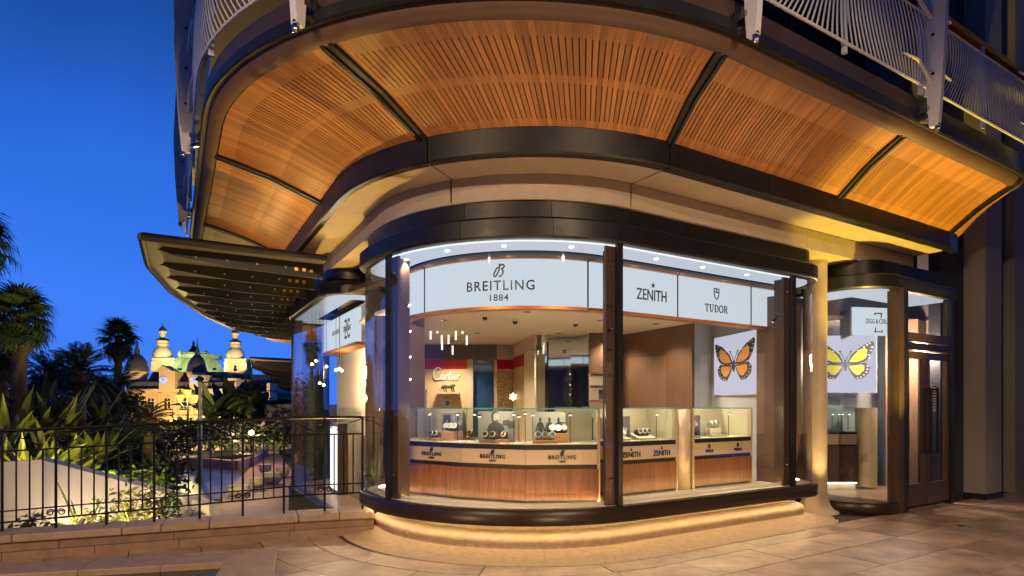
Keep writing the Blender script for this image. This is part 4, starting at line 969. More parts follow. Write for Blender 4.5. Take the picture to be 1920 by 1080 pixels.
# butterfly lightboxes
FW = [(.02, .0), (.10, .22), (.28, .42), (.45, .52), (.47, .44), (.42, .22), (.34, .06), (.18, -.01)]
FWi = [(.06, .04), (.13, .2), (.25, .34), (.33, .36), (.35, .26), (.32, .12), (.2, .04)]
HW = [(.02, -.02), (.18, -.0), (.33, .03), (.40, -.08), (.38, -.22), (.28, -.34), (.17, -.36), (.1, -.24)]
HWi = [(.05, -.05), (.18, -.03), (.28, -.02), (.31, -.10), (.27, -.2), (.19, -.27), (.12, -.2)]
def butterfly(p0, p1, z0, z1, label, cell, split=None):
    """lightbox standing from plan point p0 to p1"""
    p0, p1 = Vector(p0), Vector(p1); d = (p1 - p0); w = d.length; d.normalize(); n = Vector((d.y, -d.x)); h = z1 - z0
    t = thing('lightbox_picture', label, 'lightbox', (*((p0 + p1) / 2), z0))
    MB().slab(p0 - n * .03, p1 - n * .03, .058, z0, z1).build('lit_face', M['lightbox'], t)
    e = MB(); 
    for zz in (z0 - .008, z1 + .008): e.slab(p0 - n * .03, p1 - n * .03, .062, zz - .007, zz + .007)
    e.slab(p0 - n * .03 - d * .014, p0 - n * .03 - d * .001, .062, z0 - .015, z1 + .015); e.slab(p1 - n * .03 + d * .001, p1 - n * .03 + d * .014, .062, z0 - .015, z1 + .015)
    e.build('frame', M['wallgrey'], t)
    cxm, czm, s = w / 2, h * .50, h * .92 * .82
    xs = w * .94 / .94
    def fn(x, y, o): q = p0 + d * (cxm + x * xs) + n * (.0015 + o); return (q.x, q.y, z0 + czm + y * s)
    for sx in (-1, 1):
        def sh(pts): 
            P = [Vector((x * sx, y)) for x, y in pts]
            if sx < 0: P.reverse()
            return P, [tuple(range(len(P)))]
        place(sh(FW), fn, .004).build('forewing', M['wingdark'], t); place(sh(HW), fn, .004).build('hindwing', M['wingdark'], t)
        for pts, k in ((FWi, 5), (HWi, 5)):
            P = pts; base = Vector(P[0]); tips = [Vector(q) for q in P[1:]]
            for i in range(len(tips) - 1):
                a, b2 = tips[i], tips[i + 1]; tri = [base, a * .97 + base * .03, (a + b2) / 2 + ((a + b2) / 2 - base) * .06, b2 * .97 + base * .03]
                place(sh([(q.x + (0), q.y) for q in tri]), lambda x, y, o: fn(x, y, o + .0045), .002).build('cell', cell, t)
        dots = [(.40, .46), (.43, .38), (.41, .3), (.35, .43), (.30, .385), (.38, .2), (.36, -.06), (.355, -.13), (.34, -.2), (.3, -.26), (.25, -.31), (.2, -.33), (.2, .30), (.39, .13)]
        for x, y in dots: place(sh(ellipse(x, y, .016, .011, 0, 324, 9)), lambda xx, yy, o: fn(xx, yy, o + .0045), .002).build('spot', M['wingwhite'], t)
        place(ribbon([[(.01 * sx, .06), (.03 * sx, .16), (.09 * sx, .28)]], .012), fn, .004).build('antenna', M['wingdark'], t)
        place(sh(ellipse(.09, .29, .02, .016, 0, 324, 9)), lambda xx, yy, o: fn(xx, yy, o + .003), .003).build('antenna_tip', M['wingdark'], t)
    place(([Vector(q) for q in ellipse(0, -.04, .025, .13, 0, 345, 15)], [tuple(range(16))]), fn, .012).build('body', M['wingdark'], t)
q0, q1 = at(1339, 760, 9.45), at(1419, 760, 8.32)
butterfly(q0[:2], q1[:2], 1.66, 2.53, 'lit white picture of an orange butterfly above the shield counter', M['orange'])
# ---- bay 3 interior
room3 = thing('shop_room', 'small side room behind the entrance with grey walls', 'shop interior', (5.3, 9.6, 0))
MB().prism([on3(4.2, -.12)[:2], on3(6.28, -.12)[:2], on3(6.28, -1.6)[:2], (4.6, 12)], .0, .155).build('floor', M['floor'], room3)
MB().prism([(4.4, 9.9), (6.6, 10.3), (8.0, 11.5), (4.6, 12)], 2.95, 2.98).build('ceiling', M['ceil'], room3)
def panel3(name, m, *a, **k): return panel(name, m, *a, parent=room3, **k)
panel3('wall', M['wallgrey'], 1480, 540, 1668, 925, 10.6, 10.6)
M['rosy'] = mat('rosy_panel', (.36, .23, .17), .5, noise=.15, nscale=3, nstretch=(6, 6, .5))
panel3('wall', M['rosy'], 1660, 600, 1720, 940, 10.3, 10.2)
panel3('wall', M['bronze_warm'], 1720, 600, 1735, 940, 10.2, 10.4)
panel3('wall', M['rosy'], 1735, 600, 1775, 940, 10.4, 10.3)
butterfly(at(1528, 760, 10.45)[:2], at(1643, 760, 10.25)[:2], 1.72, 2.68, 'lit white picture of a yellow butterfly behind the column', M['yellow'])
sg = thing('lightbox_sign', 'lit box sign with a large letter Z behind the entrance glass', 'sign', at(1620, 630, 9.6))
a3, b3 = at(1597, 760, 9.75), at(1700, 760, 9.95); z0, z1 = 2.62, 3.06
MB().slab(a3, b3, .06, z0, z1).build('panel', M['signlit'], sg); MB().slab(at(1578, 760, 10.4), a3, .05, z0 - .01, z1).build('side_panel', M['wallgrey'], sg)
d3 = (b3 - a3); d3.z = 0; d3.normalize(); n3 = Vector((d3.y, -d3.x, 0))
def fn3(x, y, o): q = a3 + d3 * (.42 + x) + n3 * (.032 + o); return (q.x, q.y, z0 + y)
place(xf(hset(scale_to(font_mesh('ZEGG & CERLATI', .1), .50), .075), .05, .185), fn3).build('lettering', M['ink'], sg)
place(xf(ribbon([[(-.07, .36), (.07, .36)], [(.06, .36), (.045, .29)], [(-.07, .36), (-.07, .33)], [(-.045, .13), (-.06, .07)], [(-.08, .065), (.07, .065)], [(.07, .065), (.07, .1)]], .018), .04, -.03 + .02), fn3).build('emblem', M['ink'], sg)
cnt = thing('display_counter', 'walnut and grey counter with glass case behind the column', 'display counter', at(1580, 900, 10.0), 0)
pa, pb = at(1530, 760, 9.75), at(1607, 760, 9.75); dd = Vector((0, 1, 0))
def cb(nm, m, z0, z1, y0=0, y1=.5, u0=1530, u1=1607):
    x0, x1 = at(u0, 760, 9.75).x, at(u1, 760, 9.75).x
    return MB().box(((x0 + x1) / 2, 9.75 + (y0 + y1) / 2, (z0 + z1) / 2), (x1 - x0, y1 - y0, z1 - z0)).build(nm, m, cnt)
cb('wood_panel', M['walnut_dark'], .28, .85); cb('shadow_gap', M['black'], .852, .875, .01); cb('metal_panel', M['champagne'], .878, 1.04); cb('dark_band', M['bronze'], 1.042, 1.08)
cb('case_glass', M['tealglass'], 1.082, 1.46, 0, .008); cb('case_back', mat('case_back_teal', (.3, .42, .40), .5), 1.082, 1.5, .42, .44); cb('kick', M['whitecard'], .157, .278, .05)
cb('light_strip', M['led_in'], .262, .272, .0, .02)
rp = MB().lathe([(.16, .2), (.16, 1.46)], (at(1627, 0, 9.9).x, 9.95, 0), 24).build('round_pillar', M['champagne'], None, True); tag(rp, 'rounded pale metal pillar beside the counter behind the entrance', 'pillar')
for k, u in enumerate((1560, 1571, 1578, 1590)):
    p = at(u, 0, 9.95); o = mini_lamp((p.x, p.y), ['thin display lamp nearest the column in the side room case', 'second thin display lamp in the side room case', 'third thin display lamp in the side room case', 'thin display lamp by the pillar in the side room case'][k], 0, .26); o['group'] = 'display lamps in the side room case'
lamp('POINT', 'lamp', (0, 0, 0), 12, (.95, .95, 1), cnt, radius=.08).location = (.3, -.35, 1.85)
lamp('POINT', 'lamp', (1.15, .1, 2.3), 130, (1, .72, .5), room3, radius=.1)
# ---- bay 2 interior
room2 = thing('shop_room', 'side room behind the left display window with tan walls', 'shop interior', (-2.6, 10.6, 0))
MB().slab(Q(1.2, -1.4), Q(1.0, -6.0), .06, -.6, 3.1).build('wall', M['wallbeige'], room2)
MB().slab(Q(1.68, -1.52), Q(1.0, -1.42), .05, -.6, 3.1).build('wall', M['brown'], room2)
MB().prism([Q(1.95, -1.9), Q(1.95, -5.6), Q(1.0, -5.8), Q(1.0, -1.5)], -.55, .004).build('floor', M['floor'], room2)
MB().prism([Q(1.5, -1.9), Q(1.5, -5.6), Q(1.0, -5.8), Q(1.0, -1.5)], 3.0, 3.04).build('ceiling', M['ceil'], room2)
s2 = thing('lightbox_sign', 'curved lit sign with monogram letters in the left window', 'sign', (*Q(1.55, -2.6), 2.5))
def onL(t0, rho, z0):
    def f(x, y, o): p = Q(rho + o, t0 + x, .17); return (p.x, p.y, z0 + y)
    return f
MB().sweep([[(*Q(r, t, .17), z) for r, z in ((1.49, 2.48), (1.55, 2.48), (1.55, 3.0), (1.49, 3.0))] for t in (-4.9, -4.0, -3.2, -2.42)]).build('panel', M['signlit'], s2)
MB().sweep([[(*Q(r, t, .17), z) for r, z in ((1.3, 2.43), (1.57, 2.43), (1.57, 2.477), (1.3, 2.477))] for t in (-4.9, -4.0, -3.2, -2.42)]).build('bottom_trim', M['copper'], s2)
place(hset(scale_to(font_mesh('ZC', .4), .34), .32), onL(-3.05, 1.551, 2.58)).build('emblem', M['ink'], s2)
place(hset(scale_to(font_mesh('ZEGG & CERLATI', .1), .46), .09), onL(-3.05, 1.553, 2.70)).build('lettering', mat('grey_ink', (.12, .12, .12), .5), s2)
place(hset(scale_to(font_mesh('ZEGG & CERLATI', .1), .5), .08), onL(-3.85, 1.551, 2.72)).build('lettering', mat('grey_ink2', (.12, .12, .12), .5), s2)
c2 = thing('display_counter', 'cream counter with tall white light panel in left window', 'display counter', (*Q(1.5, -2.6), 0))
MB().prism([Q(1.45, -2.6, .17), Q(1.45, -4.2, .17), Q(1.05, -4.2, .17), Q(1.05, -2.6, .17)], 0, 1.02).build('body', M['champagne'], c2)
MB().prism([Q(1.44, -2.61, .17), Q(1.44, -4.19, .17), Q(1.06, -4.19, .17), Q(1.06, -2.61, .17)], 1.022, 1.46).build('case_glass', M['tealglass'], c2)
MB().prism([Q(1.62, -3.4, .17), Q(1.62, -3.95, .17), Q(1.46, -3.95, .17), Q(1.46, -3.4, .17)], .0, 1.2).build('light_box', M['brown'], c2)
MB().prism([Q(1.625, -3.43, .17), Q(1.625, -3.92, .17), Q(1.621, -3.92, .17), Q(1.621, -3.43, .17)], .08, 1.14).build('light_panel', emis('panel_lit', (1, .97, .92), 1.6), c2)
pd = thing('pendant_light', 'cluster of small bright globe bulbs in left window', 'pendant light', (*Q(1.75, -3.5), 1.95))
for k in range(9):
    p = Vector((random.uniform(-.25, .25), random.uniform(-.2, .2), random.uniform(-.35, .3)))
    link('bulb', MB().lathe([(.0001, -.022), (.016, -.015), (.022, 0), (.016, .015), (.0001, .022)], p, 10).mesh('bulb', M['lampwarm'], True), pd)
    link('cord', MB().tube([p, (p.x, p.y, 1.1)], .003, 4).mesh('cord', M['black']), pd)
lamp('POINT', 'lamp', (0, 0, .1), 130, (1, .72, .42), pd, radius=.1)
# ================================================================== GROUND UPLIGHTS
def uplight(x, y, label, e, target, ang=95, col=(1, .66, .26), z=0):
    t = thing('ground_light', label, 'ground light', (x, y, z), 0)
    link('trim', MB().lathe([(.045, 0), (.075, 0), (.075, .006), (.045, .004)], n=18).mesh('trim', M['chrome']), t)
    link('lens', MB().lathe([(.0001, .001), (.045, .001), (.045, .003), (.0001, .003)], n=14).mesh('lens', emis('uplight_lit', col, 12)), t)
    lamp('SPOT', 'lamp', (0, 0, .03), e, col, t, angle=ang, blend=.35, radius=.03, target=(target[0] - x, target[1] - y, target[2] - z))
uplight(4.22, 8.10, 'round ground light at the foot of the stone column', 120, (4.35, 7.8, 4), 85, (1, .66, .24))
uplight(4.70, 8.52, 'round ground light in front of the curved entrance sill', 110, (4.7, 8.0, 4), 120, (1, .66, .28))
pg = Q(2.15, -1.35); uplight(pg.x, pg.y, 'ground light between the two bay windows behind the wall', 700, (pg.x - .9, pg.y - .6, 4), 80, (1, .62, .14), -.3)
for tt, rr0, e, an, cc, lb in ((.13, 3.2, 260, 125, (1, .64, .16), 'ground light set in the paving left of the corner window'), (.42, 3.3, 75, 150, (1, .58, .30), 'ground light set in the paving in front of the long counter'),
                       (.78, 3.5, 75, 150, (1, .58, .30), 'ground light set in the paving before the central mullion'), (1.9, 4.4, 150, 130, (1, .58, .30), 'ground light set in the paving before the star counter'),
                       (5.5, 3.30, 1300, 62, (1, .71, .08), 'ground light set in the paving at the right, before the doors')):  # extra paving uplights, added to warm the soffit
    p = Q(rr0, tt); q = Q(2.9, tt if tt > .2 else -1.0)
    uplight(p.x, p.y, lb, e, (q.x, q.y, 4), an, cc)
for k_, (tt, rr0) in enumerate(((-1.55, 2.75), (-2.5, 2.95), (-3.5, 2.95))):
    roof_l = thing('canopy_light', ['small floodlight on the near end of the large canopy roof', 'small floodlight on the middle of the large canopy roof', 'small floodlight on the far part of the large canopy roof'][k_], 'floodlight', (*Q(rr0, tt), 3.475), 0, 'floodlights on the canopy roof')
    link('body', MB().box((0, 0, .02), (.12, .08, .04)).mesh('body', M['black']), roof_l); link('lens', MB().box((0, 0, .043), (.1, .06, .004)).mesh('lens', emis('canopy_lit', (1, .62, .2), 3)), roof_l)
    lamp('SPOT', 'lamp', (0, 0, .05), 19, (1, .60, .17), roof_l, angle=172, blend=.5, radius=.06, target=(0, 0, 2))  # lamps added out of sight on the canopy to brighten the soffit
# ================================================================== WALL, FENCE, BASIN
WP = [Vector((-7.4, 4.75)), Vector((-4.9, 5.88)), Vector((-3.4, 6.52)), Vector((-2.4, 6.95)), Vector((-1.62, 7.2))]
def along(d):
    for i in range(len(WP) - 1):
        l = (WP[i + 1] - WP[i]).length
        if d <= l or i == len(WP) - 2: return WP[i].lerp(WP[i + 1], d / l), (WP[i + 1] - WP[i]).normalized()
        d -= l
WL = sum((WP[i + 1] - WP[i]).length for i in range(len(WP) - 1))
gw = thing('garden_wall', 'low brown stone wall with pale coping carrying iron fence', 'wall', (-3.4, 6.6, 0))
def wallpiece(name, m, d0, d1, f0, f1, z0, z1):
    n = 3 if d1 - d0 < 2 else 40; pts0, pts1 = [], []
    for i in range(n + 1):
        p, t = along(lerp(d0, d1, i / n)); nn = Vector((t.y, -t.x)); pts0.append(p + nn * f0); pts1.append(p + nn * f1)
    return MB().prism(pts0 + pts1[::-1], z0, z1).build(name, m, gw)
ZW = .26
d = 0; k = 0
while d < WL - .05:
    l = min(random.choice((.75, .9, 1.1)), WL - d)
    wallpiece('stone_block', M['wallstone'], d + .003, d + l - .003, .0, -.32, -.02, .085); d += l
d = -.0; 
while d < WL - .05:
    l = min(random.choice((.8, 1.0, 1.2)), WL - d)
    wallpiece('stone_block', M['wallstone'], d + .003, d + l - .003, -.005, -.32, .09, .178); d += l
wallpiece('wall_core', M['joint'], 0, WL, -.02, -.30, -1.6, .17)
d = 0
while d < WL - .05:
    l = min(random.choice((.35, .45, .62, .9)), WL - d)
    o = wallpiece('coping_stone', M['coping'], d + .002, d + l - .002, .045, -.36, .18, ZW); bevel(o, .015, 3); d += l
fence = thing('fence', 'black wrought iron fence with scrolls on the low stone wall', 'fence', (-3.4, 6.8, ZW))
def fpt(d, z): p, t = along(d); q = p + Vector((t.y, -t.x)) * -.17; return Vector((q.x, q.y, z))
def ftop(d): return lerp(1.20, 1.36, min(1, max(0, (d - 1.5) / 4.0)))
FE = WL - .12
ds = [FE * i / 24 for i in range(25)]
MB().tube([fpt(x, ftop(x)) for x in ds], .017, 8).build('top_rail', M['iron'], fence, True)
MB().tube([fpt(x, ftop(x) - .20) for x in ds], .010, 6).build('rail', M['iron'], fence, True)
MB().tube([fpt(x, ftop(x) - .90) for x in ds], .010, 6).build('rail', M['iron'], fence, True)
MB().tube([fpt(x, ftop(x) - .79) for x in ds], .008, 6).build('rail', M['iron'], fence, True)
def scroll(d, z, s, sg, flip=1):
    pts = []
    for i in range(22):
        a = i / 21 * math.pi * 3.2; r = s * (1 - .68 * i / 21)
        pts.append(fpt(d + sg * (s * 1.05 - r * math.cos(a)), z + flip * r * math.sin(a)))
    MB().tube(pts, .006, 5).build('scroll', M['iron'], fence, True)
nb = int(FE / .108); 
for i in range(nb + 1):
    d = FE - i * .108
    if d < .02: break
    if i % 4 == 0:
        MB().tube([fpt(d, ZW - .01), fpt(d, ftop(d))], .013, 8).build('post', M['iron'], fence, True)
        if (i // 4) % 2 == 1:
            for sg in (1, -1): scroll(d + sg * .008, ftop(d) - .10, .042, sg); scroll(d + sg * .008, ftop(d) - .845, .036, sg)
        else:
            for sg in (1, -1):
                MB().tube([fpt(d + sg * .01, ftop(d) - .02), fpt(d + sg * .15, ftop(d) - .07), fpt(d + sg * .3, ftop(d) - .15)], .006, 5).build('scroll', M['iron'], fence, True)
    else: MB().tube([fpt(d, ftop(d) - .90), fpt(d, ftop(d) - .20)], .008, 6).build('bar', M['iron'], fence, True)
MB().tube([fpt(FE, ftop(FE)), fpt(FE + .13, ftop(FE) + .0), fpt(FE + .13, ftop(FE) - .7), fpt(FE + .02, ftop(FE) - .7)], .010, 6).build('end_loop', M['iron'], fence, True)
# basin kerb in the foreground
basin = thing('basin', 'stone rimmed basin with dark water in the lower left corner', 'basin', (-3.3, 5.4, 0))
kb = [Vector((-5.6, 5.18)), Vector((-4.64, 5.56)), Vector((-2.37, 6.2)), Vector((-2.0, 5.16)), Vector((-1.6, 4.0)), Vector((-2.1, 3.9)), Vector((-2.48, 5.1)), Vector((-2.64, 5.62)), Vector((-4.35, 5.2)), Vector((-5.4, 4.8))]
def kerb(p, nm='rim_stone'): bevel(MB().prism(p, -.02, .065).build(nm, M['coping'], basin), .01)
def mid(a, b, f): return a.lerp(b, f)
o1, o2, i1, i2 = kb[1], kb[2], kb[8], kb[7]
kerb([kb[0], o1, i1, kb[9]])
for f0, f1 in ((0, .33), (.33, .70), (.70, 1)):
    kerb([mid(o1, o2, f0 + .001), mid(o1, o2, f1 - .001), mid(i1, i2, f1 - .001), mid(i1, i2, f0 + .001)] if f1 < 1 else [mid(o1, o2, f0 + .001), o2, mid(o2, kb[3], .45), mid(i2, kb[6], .2), i2, mid(i1, i2, f0 + .001)])
kerb([mid(o2, kb[3], .452), kb[3], kb[4], kb[5], kb[6], mid(i2, kb[6], .202)])
MB().prism([kb[9], kb[8], kb[7], kb[6], kb[5], Vector((-5, 3.2))], -.03, .008).build('water', mat('dark_water', (.006, .006, .008), .08), basin)
# ================================================================== GARDEN BEYOND
ZGd = -1.15
gp = []
xs = [-420, -120, -60, -35, -22, -12, -5, 3, 12, 40, 420]; ys = [5.5, 8, 12, 18, 26, 36, 50, 80, 120, 165, 260, 900, 2500]
def gz(y): return ZGd if y < 38 else ZGd - 10.3 * min(1, (y - 38) / 100)
vs_ = [(x * (1 if y < 200 else 4), y, gz(y)) for y in ys for x in xs]
fs_ = [(j * 11 + i, j * 11 + i + 1, (j + 1) * 11 + i + 1, (j + 1) * 11 + i) for j in range(len(ys) - 1) for i in range(10)]
tag(MB().add(vs_, fs_).build('garden_ground', M['soil']), None, None, kind='structure')
def strip(name, m, pts, z):
    tag(MB().add([(p[0], p[1], z) for p in pts], [tuple(range(len(pts)))]).build(name, m), None, None, kind='structure')
def G(u, v, z=ZGd): p = atz(u, v, z); return (p.x, p.y)
strip('path', M['path'], [G(400, 990), G(600, 990), G(560, 900), G(530, 860), G(518, 838), G(495, 838), G(478, 870), G(440, 905), G(418, 935)], ZGd + .012)
strip('basin_floor', M['pond'], [G(300, 945), G(418, 935), G(462, 890), G(440, 882), G(390, 878), G(330, 876), G(290, 890)], ZGd + .008)
kw = thing('kerb_wall', 'low curved orange lit kerb wall beside the grey basin', 'wall', (*G(400, 876), ZGd))
kpts = [Vector(G(u, v)) for u, v in ((312, 878), (340, 874), (390, 876), (440, 881), (475, 872), (497, 855))]
for i in range(len(kpts) - 1): MB().slab(kpts[i], kpts[i + 1], .3, ZGd, ZGd + .38 + .001 * i).build('kerb_stone', M['path'], kw)
seats = [(448, 928, .55, .3), (483, 916, .38, .36), (510, 908, .55, .42), (497, 886, .4, .34), (530, 894, .4, .4)]
for i, (u, v, w_, h_) in enumerate(seats):
    x, y = G(u, v); o = MB().lathe([(.02, 0), (.55, .02), (.9, .3), (1.0, .7), (.9, 1), (.01, 1.02)], n=18).mesh('stone_seat', M['stoneseat'], True); o = link('stone_seat', o)
    o.location = (x, y, ZGd); o.scale = (w_ * .62, w_ * .5, h_ * .95)
    tag(o, ['white boat shaped stone seat nearest the fence', 'small round white stone seat behind the nearest one', 'white stone seat along the path by the shop front', 'far small stone seat by the kerb wall', 'stone seat half hidden beside the curved shop glass'][i], 'stone seat', 'white stone seats along the path')
wx = [at(-60, 870, 11.4), at(78, 862, 11.4), at(392, 946, 9.4)]
ww = thing('garden_wall', 'pale rendered ramp wall sloping down behind the fence', 'wall', (-7, 10.5, ZGd))
for i in range(2):
    a, b = wx[i], wx[i + 1]; m = MB(); dd = Vector((b.x - a.x, b.y - a.y)).normalized(); nn = Vector((-dd.y, dd.x)) * .22
    V = [(a.x, a.y, ZGd), (b.x, b.y, ZGd), (b.x + nn.x, b.y + nn.y, ZGd), (a.x + nn.x, a.y + nn.y, ZGd), (a.x, a.y, a.z), (b.x, b.y, b.z), (b.x + nn.x, b.y + nn.y, b.z), (a.x + nn.x, a.y + nn.y, a.z)]
    m.add(V, [(0, 3, 2, 1), (4, 5, 6, 7), (0, 1, 5, 4), (1, 2, 6, 5), (2, 3, 7, 6), (3, 0, 4, 7)]).build('wall_panel', M['whitewall'], ww)
# ---- plants
def leaf_strip(path, width, fold=.15, seed=0):
    m = MB(); n = len(path)
    for i, p in enumerate(path):
        s = i / (n - 1); w = width * math.sin(math.pi * min(1, .12 + .88 * s) ** .8) if s < 1 else 0
        t = (Vector(path[min(i + 1, n - 1)]) - Vector(path[max(i - 1, 0)])).normalized(); side = t.cross(Vector((0, 0, 1)))
        side = side.normalized() if side.length > 1e-3 else Vector((0, 1, 0)); up_ = side.cross(t)
        p = Vector(p); m.v += [tuple(p - side * w + up_ * w * fold), tuple(p), tuple(p + side * w + up_ * w * fold)]
    for i in range(n - 1): m.f += [(3 * i, 3 * i + 1, 3 * i + 4, 3 * i + 3), (3 * i + 1, 3 * i + 2, 3 * i + 5, 3 * i + 4)]
    return m
M['leafyel2'] = mat('leaf_olive', (.055, .075, .016), .5, noise=.5, nscale=2, rnd=.3)
def fan_frond(seed, mt):
    """palmate frond growing along +x from the origin, unit size"""
    rnd = random.Random(seed); m = MB()
    m.tube([(0, 0, 0), (.25, 0, .06), (.45, 0, .04)], [.014, .010, .008], 4)
    c = Vector((.45, 0, .04)); nb_ = 24
    for i in range(nb_):
        a = lerp(-2.3, 2.3, i / (nb_ - 1)); L = .56 * (1 - .10 * abs(a)) * rnd.uniform(.85, 1.08); w = .030
        d = Vector((math.cos(a), math.sin(a), 0)); s = Vector((-d.y, d.x, 0))
        p1 = c + d * L * .5 + Vector((0, 0, .02)); p2 = c + d * L * .8 + Vector((0, 0, -.06)); p3 = c + d * L + Vector((0, 0, -.24 * rnd.uniform(.6, 1.5)))
        b = len(m.v); m.v += [tuple(c), tuple(p1 - s * w), tuple(p1 + s * w), tuple(p2 - s * w * .6), tuple(p2 + s * w * .6), tuple(p3)]
        m.f += [(b, b + 1, b + 2), (b + 1, b + 3, b + 4, b + 2), (b + 3, b + 5, b + 4)]
    return m.mesh('frond', mt)
def feather_frond(seed, mt, droop=.5):
    rnd = random.Random(seed); m = MB(); n = 22; P = []
    for i in range(n + 1):
        s = i / n; P.append(Vector((s * (1 - .12 * s), 0, .30 * s - droop * s * s)))
    m.tube(P[::2], [.012 * (1 - .8 * i / 11) for i in range(len(P[::2]))], 4)
    for i in range(2, n + 1):
        s = i / n; L = .34 * math.sin(math.pi * (.12 + .8 * s)) * rnd.uniform(.85, 1.1)
        t = (P[i] - P[i - 1]).normalized()
        for sg in (-1, 1):
            d = (t * .75 + Vector((0, sg * .8, -.25 + rnd.uniform(-.1, .1)))).normalized(); q = t.cross(d).normalized().cross(d) * .014
            b = len(m.v); e = P[i] + d * L; md = P[i] + d * L * .4
            m.v += [tuple(P[i]), tuple(md + q), tuple(md - q), tuple(e + Vector((0, 0, -.05)))]; m.f += [(b, b + 1, b + 3, b + 2)]
    return m.mesh('frond', mt)
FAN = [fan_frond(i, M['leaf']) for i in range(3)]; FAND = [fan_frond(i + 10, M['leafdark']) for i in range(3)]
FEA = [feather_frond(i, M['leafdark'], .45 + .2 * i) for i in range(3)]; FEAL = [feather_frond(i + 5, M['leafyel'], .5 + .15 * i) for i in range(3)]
DEAD = [fan_frond(31, mat('dead_frond', (.12, .08, .035), .8))]
def palm(x, y, zc, r, label, fr, n=34, lo=-50, hi=75, trunk_r=.16, dead=0, skirt=True):
    z0 = gz(y); t = thing('palm_tree', label, 'palm tree', (x, y, z0))
    rnd = random.Random(int(abs(x * 131 + y * 17)))
    H_ = zc - z0; pr = [(0, 0, 0)]; rr = [trunk_r * 1.35]
    for i in range(1, 9): pr.append((.04 * math.sin(i), .03 * math.cos(i * 1.3), H_ * i / 8)); rr.append(trunk_r * (1 + .06 * (i % 2)))
    link('trunk', MB().tube(pr, rr, 10).mesh('trunk', M['trunk'], True), t)
    for i in range(n + dead):
        az = i * 2.39996 + rnd.uniform(-.2, .2); f = (i % n) / max(1, n - 1)
        el = R(lerp(hi, lo, f)) if i < n else R(rnd.uniform(-85, -60))
        s = r * rnd.uniform(.85, 1.1) * (1 if i < n else .8)
        mw = Matrix.Translation((.0, 0, H_ - .25 * r * (f if i < n else 1.2))) @ Matrix.Rotation(az, 4, 'Z') @ Matrix.Rotation(-el, 4, 'Y') @ Matrix.Rotation(rnd.uniform(-.5, .5), 4, 'X') @ Matrix.Scale(s, 4)
        link('frond', rnd.choice(fr) if i < n else DEAD[0], t, mw=mw)
    return t
p = at(36, 590, 18); palm(p.x, p.y, p.z, 1.1, 'big fan palm with shaggy crown at the left edge', FAN, 40, -75, 75, .2, 16)
p = at(4, 640, 19); palm(p.x, p.y, p.z - .3, .9, 'second trunk fan palm close behind the big one', FAND, 26, -60, 70, .17, 8)
p = at(-62, 440, 15); palm(p.x, p.y, p.z, 1.15, 'tall palm with frond tips poking in at the left edge', FAND, 34, -50, 80, .2, 6)
p = at(222, 632, 30); palm(p.x, p.y, p.z, 1.15, 'slim fan palm against the sky left of the casino', FAND, 34, -65, 80, .17, 8)
p = at(150, 698, 22); palm(p.x, p.y, p.z, 1.35, 'dark feathery palm left of the slim fan palm', FEA, 46, -30, 85, .2)
p = at(92, 700, 24); palm(p.x, p.y, p.z, 1.2, 'dark feathery palm behind the banana leaves', FEA, 40, -30, 80, .2)
p = at(215, 738, 24); palm(p.x, p.y, p.z, 1.3, 'low spreading dark palm beneath the slim fan palm', FEA, 46, -40, 80, .2)
p = at(281, 782, 19); palm(p.x, p.y, p.z, .72, 'short palm with rough trunk before the casino windows', FEA, 40, -35, 70, .16)
p = at(392, 806, 44); palm(p.x, p.y, p.z, 1.2, 'far feathery palm behind the lamp post', FEA, 40, -35, 70, .16)
p = at(470, 745, 46); palm(p.x, p.y, p.z, 1.7, 'far feathery palm before the right wing of the casino', FEA, 40, -35, 70, .2)
def banana(x, y, h, label, mt, n=9, wide=.17, cat_='banana plant', z0=None, nm='banana_plant'):
    z0 = gz(y) if z0 is None else z0; t = thing(nm, label, cat_, (x, y, z0)); rnd = random.Random(int(abs(x * 77 + y * 13 + h * 5)))
    link('stem', MB().tube([(0, 0, 0), (0, 0, h * .55)], [.09, .05], 8).mesh('stem', M['trunk'], True), t)
    for i in range(n):
        az = i * 2.4 + rnd.uniform(-.3, .3); el = rnd.uniform(.5, 1.25); L = h * rnd.uniform(.5, .75); P = []
        for j in range(9):
            s = j / 8; P.append((L * s * math.cos(el) * (1 - .1 * s), 0, L * s * math.sin(el) - .5 * L * s * s * (1.3 - el)))
        link('leaf', leaf_strip(P, wide * h / 2.2 * rnd.uniform(.75, 1.2), .25).mesh('leaf', M['leafyel2'] if mt is M['leafyel'] and i % 3 == 0 else mt), t, mw=Matrix.Translation((0, 0, h * rnd.uniform(.32, .5))) @ Matrix.Rotation(az, 4, 'Z') @ Matrix.Rotation(rnd.uniform(-.4, .4), 4, 'X'))
